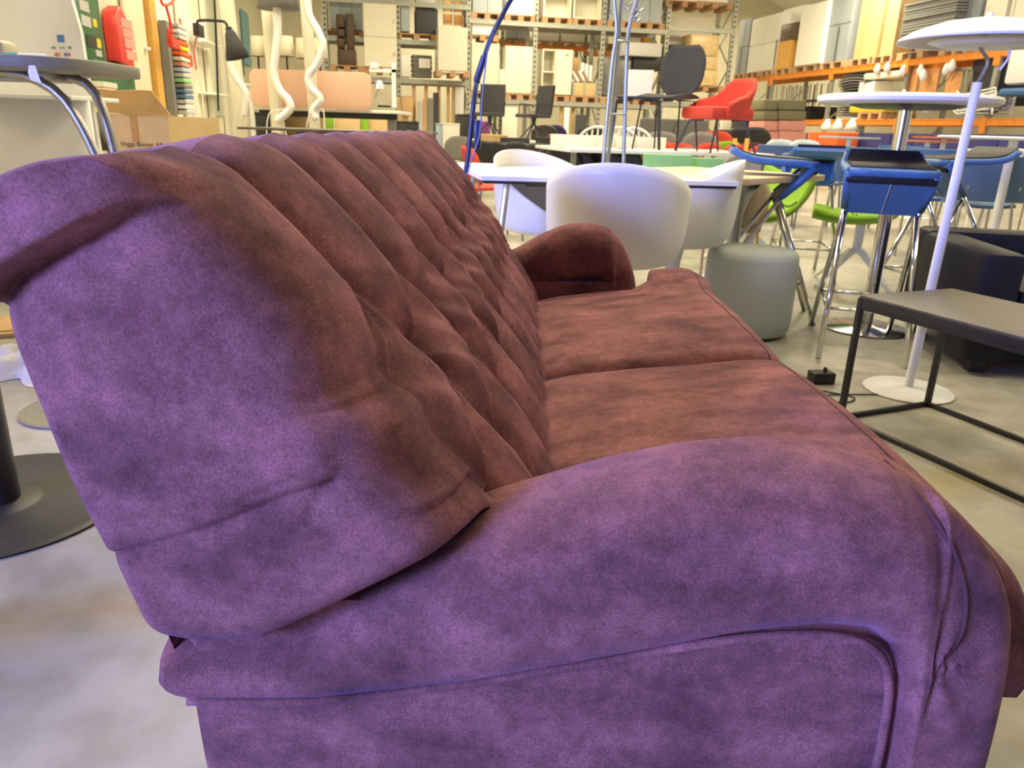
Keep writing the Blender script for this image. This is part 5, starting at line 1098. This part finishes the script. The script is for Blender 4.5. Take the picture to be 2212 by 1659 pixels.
# ================================================================ left side of the hall
UL = -2.98
def wl(label, px0, px1, py0, py1, name, cat, mt, thick=.05, off=0, bev=.006, kids=None, group=None):
    """flat thing on the left wall, spanning pixel columns px0..px1; py0/py1 taken at the middle column"""
    xm = (px0+px1)/2; u = UL+off; va = PU(px0, 100, u)[0]; vb = PU(px1, 100, u)[0]; z1 = PU(xm, py0, u)[1]; z0 = max(0, PU(xm, py1, u)[1])
    t = thing(name, label, cat, RW(u, va, z0), RA, group); L = vb-va; H = z1-z0
    m = MB(); m.box(0, thick, 0, L, 0, H); m.build('body', mt, t, bev=bev)
    if kids: kids(t, L, H)
    if name[:7] in ('window_', 'door_1'):
        t['kind'] = 'structure'; del t['category']; del t['label']
    return t
def cards(t, L, H):
    k = 0
    for (y, z, a, b_, mt_) in ((.45, .80, .30, .16, LGREY), (.45, .58, .30, .16, LGREY), (.75, .60, .12, .12, YELLOW), (.55, .30, .32, .18, BLACKP), (.80, .30, .13, .14, YELLOW), (.75, .14, .2, .1, LGREY)):
        m = MB(); m.box(.05, .058, y*L-a*L/2, y*L+a*L/2, z*H-b_*H/2, z*H+b_*H/2); m.build('card', mt_, t, smooth=False)
wl('dark green pegboard with packets and cards on the left wall', 152, 215, -10, 130, 'pegboard', 'board', GREENDK, kids=cards)
wl('dark green metal box on the left wall behind the cardboard box', 178, 264, 134, 216, 'metal_box', 'box', GREENDK, thick=.1, kids=None)
t = wl('bright red kayak-shaped hose cover hanging on the left wall', 219, 268, 14, 168, 'hose_cover', 'cover', CREAM, thick=.001)
for ch in list(t.children): bpy.data.objects.remove(ch)
va = PU(219, 100, UL)[0]; b = MB(); P = [PU(x, y, UL) for x, y in ((219, 26), (228, 10), (240, 28), (250, 50), (256, 90), (262, 140), (269, 160), (267, 172), (262, 168), (246, 140), (232, 132), (228, 100), (221, 55))]; z0 = P[-1][1]
z_ = min(p_[1] for p_ in P); t.location = RW(UL, va, z_); b.prism([(p_[0]-va, p_[1]-z_) for p_ in P], 0, .16, 'x'); b.build('hull', mat('red_plastic', (.72, .05, .04), .4, scale=5, vary=.1), t, bev=.03)
for k, (x, y) in enumerate(((244, 52), (248, 72), (252, 95), (256, 120))):
    q = PU(x, y, UL); m = MB(); m.box(.161, .166, q[0]-va-.25, q[0]-va+.2, q[1]-z_-.05, q[1]-z_+.06); m.build('white_stripe', mat('faded_red_print', (.8, .35, .3), .5), t, smooth=False)
wl('cream hall door leaf with white lever handle on the left wall', 270, 312, -40, 330, 'door_1', 'door', mat('door_cream', (.74, .69, .52), .6, scale=4, vary=.03), thick=.04, kids=lambda t, L, H: [MB().box(.04, .10, L*.80, L*.92, 1.32, 1.36).build('handle', WHITE, t, bev=.01)])
for i, (x, w_) in enumerate(((291, 2), (303, 2))):
    pass
wl('orange wooden door post strip on the left wall', 316, 329, -40, 330, 'door_post', 'post', mat('orange_pine', (.70, .38, .08), .5, scale=6, vary=.1, stretch=(1, 1, 6)), thick=.10)
COLS = [LGREY, WHITE, LGREY, ORANGEF, YELLOW, ORANGEF, CREAMP, PINKF, PALEB, LGREY, GREENP, GREYF, DENIM, DENIM, LGREY, WHITE, LGREY]
def swatches(t, L, H):
    for i in range(17): z = H-(i+.9)*H/17; m = MB(); m.box(.12, .26, L*.2, L*.95, z, z+H/17*.72); m.build('sample_roll', COLS[i], t, bev=.01)
wl('tall grey sample rack with a column of coloured fabric rolls on the left wall', 346, 372, 52, 246, 'sample_rack', 'rack', GREYF, thick=.12, kids=swatches)
for i, (a, b_) in enumerate(((384, 394), (396, 404))):
    wl('cream vertical wall batten right of the sample rack, %s' % ('left', 'right')[i], a, b_, -40, 330, 'batten', 'batten', CREAMP, thick=.06, group='cream wall battens')
REDC = mat('red_cable', (.70, .05, .03), .5)
def cab(label, pts, off=.25, r=.02, mt=REDC, name='cable'):
    q = [PU(x, y, UL+off) for x, y in pts]; c = crv([(0, a, z) for a, z in q], 30); m = MB(); m.tube([tuple(k) for k in c], r, 6); o = m.build(name, mt, None, smooth=2); o.location = RW(UL+off, 0, 0); o.rotation_euler = (0, 0, RA); tag(o, label, 'cable'); return o
cab('red cable hanging in loops at the top of the left wall', [(345, -10), (352, 10), (368, 8), (378, -5)], .3)
cab('long red cable hanging down the left wall beside the sample rack', [(358, 10), (368, 50), (372, 90), (366, 85), (362, 60)], .3)
cab('thin red cable hanging left of the white gadget shelf', [(388, 40), (396, 80), (400, 110), (402, 130)], .2, .015)
wl('red fire blanket pouch under the red cable', 361, 377, 84, 104, 'pouch', 'pouch', REDF, thick=.08, off=.25)
wl('short red screwdriver-shaped handle hanging by the thin red cable', 401, 406, 118, 142, 'handle', 'handle', REDF, thick=.05, off=.2)
wl('white device on a small wall shelf below the black wall lamp', 407, 421, 50, 92, 'wall_device', 'device', WHITE, thick=.18, off=.05)
wl('small white shelf under the white device', 405, 437, 93, 96, 'wall_shelf', 'shelf', WLAM, thick=.35)
wl('black and red gadget right of the white device', 420, 431, 55, 80, 'gadget', 'device', BLACKP, thick=.1, off=.26)
cab('red wire looped round the black gadget', [(418, 56), (430, 52), (434, 70), (424, 82), (420, 110), (424, 150)], .22, .012)
cab('white lower wall cable with a hook', [(420, 95), (430, 170), (436, 200), (442, 262)], .15, .012, WHITEP)
wl('small white shelf lower on the left wall', 420, 455, 200, 204, 'wall_shelf', 'shelf', WLAM, thick=.3)
wl('tall window strip in the far left wall door', 444, 468, -30, 250, 'window_1', 'window', mat('green_grey_glass', (.62, .66, .52), .2, scale=3, vary=.05), thick=.03)
wl('cream door frame round the far left wall window strip', 438, 443, -40, 330, 'door_frame', 'frame', CREAMP, thick=.08)
wl('cream door frame post right of the far left wall window strip', 471, 478, -40, 330, 'door_frame', 'frame', CREAMP, thick=.08)
wl('olive green sample strip high at the end of the left wall', 501, 508, 0, 95, 'sample_strip', 'board', mat('olive_yellow', (.55, .55, .15), .6), thick=.05)
wl('blue sample strip high at the end of the left wall', 524, 537, 30, 140, 'sample_strip', 'board', mat('sky_blue_panel', (.22, .46, .55), .6), thick=.05)
wl('dark teal sample strip at the end of the left wall', 507, 520, 115, 160, 'sample_strip', 'board', mat('teal_panel', (.05, .16, .20), .6), thick=.05)
# wall lamp, black arm and cone shade
YW = 8.3; t = thing('wall_lamp', 'black wall lamp with bent arm and cone shade on the left', 'lamp', (0, 0, 0))
q = crv([tuple(PY(x, y, YW)) for x, y in ((425, 62), (426, 48), (434, 44), (470, 45), (486, 48), (493, 62))], 24); m = MB(); m.tube([tuple(k) for k in q], .014, 8); m.build('arm', BLACKM, t, smooth=2)
P = PY(495, 64, YW); mm = Matrix.Translation(P) @ Matrix.Rotation(math.radians(-14), 4, 'Y'); m = MB(); m.M = mm; m.lathe([(0, .01), (.03, .0), (.055, -.04), (.075, -.12), (.12, -.27), (.113, -.27), (.07, -.12), (0, -.03)], 28); m.build('shade', CHAR, t, smooth=2)
m = MB(); m.M = mm; m.lathe([(0, .03), (.035, .02), (.035, -.01), (0, -.01)], 12); m.build('socket', BLACKM, t)
q = [PY(462, -20, YW), PY(466, 60, YW), PY(472, 240, YW)]; m = MB(); m.tube(q, .012, 6); m.build('cable_duct', BLACKM, t)
# cardboard box
P = PY(222, 250, 5.0); P2 = PY(362, 250, 5.0); H0 = PY(290, 247, 5.0).z; W = P2.x-P.x
t = thing('carton', 'open cardboard carton with raised flap and printed lines behind the sofa back', 'box', (P.x, 5.0, 0), .0)
m = MB(); m.box(0, W, 0, .03, .35, H0); m.build('front_wall', CARDP, t, smooth=False)
m = MB(); m.prism([(W, 0), (W+.16, .42), (W+.14, .44), (W-.03, .03)], .35, H0-.005); m.build('side_wall', mat('tan_cardboard', (.66, .48, .24), .85, scale=8, vary=.06), t, smooth=False)
m = MB(); m.box(.0, .02, .0, .5, .35, H0-.01); m.build('side_wall', CARD, t, smooth=False)
m = MB(); m.box(.0, W+.12, .42, .44, .35, H0-.02); m.build('back_wall', CARD, t, smooth=False)
m = MB(); m.sheet(np.array([[(-.09+(W+.02)*s_+.09*(1-f) , -.03*f, H0+.14*f+.004*math.sin(s_*9)) for f in (0, .5, 1)] for s_ in np.linspace(0, 1, 8)]), .008); m.build('flap', CARD, t, smooth=False)
m = MB(); m.box(W*.42, W*.52, -.004, 0, H0-.16, H0+.0); m.build('packing_tape', mat('brown_tape', (.45, .24, .14), .3), t, smooth=False)
m = MB(); m.box(0, W, 0, .44, 0, .35); m.build('lower_body', CARDP, t, smooth=False)
txt = bpy.data.curves.new('printed_line', 'FONT'); txt.body = 'Vogga Banner AB'; txt.size = .038; txt.extrude = .0005
to = bpy.data.objects.new('printed_line', txt); COL.objects.link(to); to.parent = t; to.location = (.09, -.004, PY(290, 312, 5.0).z-.01); to.rotation_euler = (math.pi/2, 0, 0); txt.materials.append(mat('dark_ink', (.12, .08, .07), .8))
dg = bpy.context.evaluated_depsgraph_get(); me = bpy.data.meshes.new_from_object(to.evaluated_get(dg)); t2 = bpy.data.objects.new('printed_line', me); COL.objects.link(t2); t2.parent = t; t2.location = to.location; t2.rotation_euler = to.rotation_euler; bpy.data.objects.remove(to); t2.name = 'printed_line'
# dark wedge
b = MB(); b.prism([(0, 0), (.09, 0), (.0, .24)], 0, .1, 'y'); P = PY(206, 325, 5.2); k = b.build('dark_triangle_board', BLACKP, None); k.location = (P.x, 5.2, P.z); tag(k, 'small black triangular plate left of the carton', 'board')
crate('pale cream low cupboard left of the carton', 178, 232, 175, 330, v=5.9, mt=CREAMP, depth=.3)
# dark meeting table
a = PY(512, 274, 6.4); b_ = PY(918, 281, 6.4); zt = a.z
t = thing('meeting_table', 'dark thin meeting table with tapering underframe just behind the sofa back', 'table', (a.x, 6.4, 0)); W = b_.x-a.x
m = MB(); m.box(0, W, 0, 1.0, zt-.018, zt); m.build('table_top', DKWOOD, t, smooth=False)
m = MB(); m.prism([(.40, zt-.018), (W-.28, zt-.018), (W-.42, zt-.085), (.52, zt-.085)], .15, .8, 'y'); m.build('underframe', mat('olive_grey_paint', (.16, .15, .11), .6), t, smooth=False)
for x in (.42, W-.5):
    m = MB(); m.tube([(x-.03, .15, zt-.09), (x-.10, .12, 0)], .022, 6); m.build('leg', BLACKM, t); m = MB(); m.tube([(x+.03, .8, zt-.09), (x+.12, .85, 0)], .022, 6); m.build('leg', BLACKM, t)
    m = MB(); m.tube([(x-.03, .15, zt-.07), (x+.12, .15, zt-.10), (x+.16, .15, 0)], .018, 6); m.build('leg', BLACKM, t)
m = MB(); m.box(W*.50, W*.57, .3, .5, .0, zt-.06); m.build('centre_column', BLACKM, t, smooth=False)
# sit-stand desk with peach screen
YD = 8.2; a = PY(545, 229, YD); b_ = PY(866, 240, YD)
t = thing('sit_stand_desk', 'raised white desk behind the dark meeting table', 'desk', (a.x, YD, 0)); W = b_.x-a.x; zd = (a.z+b_.z)/2
m = MB(); m.box(0, W, 0, .8, zd-.03, zd); m.build('desk_top', WLAM, t, bev=.003)
m = MB(); m.box(.05, W-.05, .05, .10, zd-.09, zd-.031); m.build('cross_beam', BLACKP, t, smooth=False)
for x in (.12, W-.15):
    m = MB(); m.box(x-.04, x+.04, .3, .38, .02, zd-.03); m.build('leg', STEEL, t, smooth=False); m = MB(); m.box(x-.04, x+.04, 0, .75, 0, .03); m.build('foot', STEEL, t, smooth=False)
P = [PY(543, 150, YD), PY(803, 236, YD)]; PX0 = PY(543, 190, YD).x; PX1 = PY(803, 190, YD).x; zt1 = PY(673, 152, YD).z
def rrect(w_, h, r, n=6): return [(cx+r*math.cos(a_), cz+r*math.sin(a_)) for cx, cz, s_ in ((w_-r, h-r, 0), (r, h-r, 1), (r, r, 2), (w_-r, r, 3)) for a_ in np.linspace(s_*math.pi/2, (s_+1)*math.pi/2, n)]
m = MB(); m.prism(rrect(PX1-PX0, zt1-zd-.005, .07), 0, .03, 'y'); k = m.build('desk_screen', PEACH, None, bev=.003); k.location = (PX0, YD-.04, zd+.0); tag(k, 'long peach fabric desk screen with rounded corners on the raised desk', 'screen')
# desk things behind
crate('black storage box under the left end of the raised desk', 551, 603, 243, 268, v=9.0, mt=BLACKP)
for i, (a_, b2, mt_) in enumerate(((604, 700, BIRCH), (702, 722, GREENC), (724, 778, BIRCH), (779, 797, GREENC), (798, 850, BIRCH), (552, 668, BIRCH))):
    crate('%s panel under the raised desk, %s from the left' % ('lime green' if mt_ is GREENC else 'birch', 'first second third fourth fifth sixth'.split()[i]), a_, b2, 246 if i < 5 else 290, 330, v=9.3+.1*i, mt=mt_, depth=.05, lid=False, name='panel', cat='panel', group='panels under the raised desk')
# lamp shades on a shelf behind
for i, (px, py, w_) in enumerate(((556, 99, .085), (588, 99, .125), (618, 99, .095), (658, 104, .11), (690, 104, .10))):
    P = PY(px, py, 10.2); t = thing('table_lamp', 'cream drum-shade table lamp in the row above the peach screen, %s from the left' % ('first', 'second', 'third', 'fourth', 'fifth')[i], 'lamp', (P.x, 10.2, P.z-.45), 0, 'cream table lamps')
    m = MB(); m.lathe([(w_*1.05, .33), (w_*.85, .56), (w_*.83, .56), (w_*1.03, .33)], 24); m.build('lamp_shade', SHADE, t, smooth=2)
    m = MB(); m.cyl(0, 0, .02, .48, .012, 8); m.build('stem', BLACKM, t); m = MB(); m.cyl(0, 0, 0, .02, .08, 16); m.build('base', WHITE if i % 2 else BLACKM, t)
P = PY(541, 150, 10.0); Q = PY(705, 150, 10.0); zz = PY(592, 99, 10.2).z-.45
o = slabtable('white shelf table carrying the cream lamps', (P.x-.1, 10.0, 0), (Q.x+.1, 10.0, 0), .5, zz, WLAM, WHITEP, .03, 'shelf_table')
# white cable snakes hanging in front of posts
CR = mat('cream_post', (.80, .76, .62), .6, scale=5, vary=.03)
def snake(label, pts, Y, r): 
    t = thing('cable_snake', label, 'cable', (0, 0, 0)); q = crv([tuple(PY(x, y, Y)) for x, y in pts], 60); m = MB(); m.tube([tuple(k) for k in q], [r*(1+.12*(i % 2)) for i in range(60)], 10); m.build('sleeve', WHITE, t, smooth=2)
    e = pts[-3:]
    for k in range(3):
        x, y = pts[-1]; q = crv([tuple(PY(pts[-2][0]+k*4-4, pts[-2][1], Y)), tuple(PY(x-14+k*14, y-20, Y)), tuple(PY(x-22+k*20, y+22, Y)), tuple(PY(x-18+k*22, y+40, Y))], 14); m = MB(); m.tube([tuple(u_) for u_ in q], .006, 5); m.build('wire', WHITE, t)
    return t
snake('white cable sleeve winding down the left cream post', [(597, -10), (600, 60), (596, 110), (592, 160), (604, 195), (622, 215), (626, 236), (598, 262)], 7.6, .035)
snake('white cable sleeve winding down the right cream post', [(663, -20), (667, 30), (688, 70), (697, 102), (684, 140), (667, 163), (670, 188), (692, 214), (676, 238), (684, 258)], 7.7, .033)
snake('white ribbed hose hanging at the end of the left wall', [(495, 100), (497, 140), (508, 165), (522, 185), (530, 205), (528, 250)], 8.8, .035)
for i, (px, nm) in enumerate(((603, 'left'), (684, 'right'), (531, 'far left'))):
    P = PY(px, 300, 7.9 if i < 2 else 9.2); m = MB(); m.box(-.045 if i < 2 else -.07, .045 if i < 2 else .07, 0, .09, 0, 4.2); k = m.build('post', CR, None, bev=.004); k.location = (P.x+(.0), P.y, 0); k.rotation_euler = (0, math.radians(-1.5 if i < 2 else -3), 0); tag(k, 'cream square post, the %s one beside the peach desk screen' % nm, 'post')
P = PY(600, 5, 7.7); t = thing('pendant_lamp', 'grey cone pendant lamp hanging at the top left before the cream posts', 'lamp', P); m = MB(); m.lathe([(.19, -.06), (.15, .10), (.05, .22), (.03, .24), (.0, .24)], 28); m.build('shade', GREYF, t, smooth=2); m = MB(); m.tube([(0, 0, .24), (0, 0, 2.0)], .006, 6); m.build('cord', BLACKM, t)
# things right of the peach screen: desk lamps and arm
P = PY(830, 232, 8.4); t = thing('desk_lamp', 'grey articulated desk lamp right of the peach screen', 'lamp', (P.x, 8.4, P.z)); m = MB(); m.tube([(0, 0, .0), (-.09, 0, .10), (-.02, 0, .24)], .008, 6); m.build('arm', STEEL, t); m = MB(); m.lathe([(.07, .20), (.03, .28), (0, .29)], 16, (-.05, 0, -.02)); m.build('shade', STEEL, t); m = MB(); m.cyl(0, 0, 0, .02, .07, 16); m.build('base', BLACKM, t)
P = PY(852, 232, 8.5); t = thing('monitor_stand', 'white column stand with side arms right of the peach screen', 'stand', (P.x, 8.5, P.z)); m = MB(); m.box(-.02, .02, -.02, .02, 0, .44); m.build('column', WHITE, t, smooth=False); m = MB(); m.box(-.25, .02, -.02, .02, .34, .37); m.build('arm', WHITE, t, smooth=False); m = MB(); m.box(-.24, -.16, -.03, .03, .37, .43); m.build('head', WHITE, t, bev=.01)
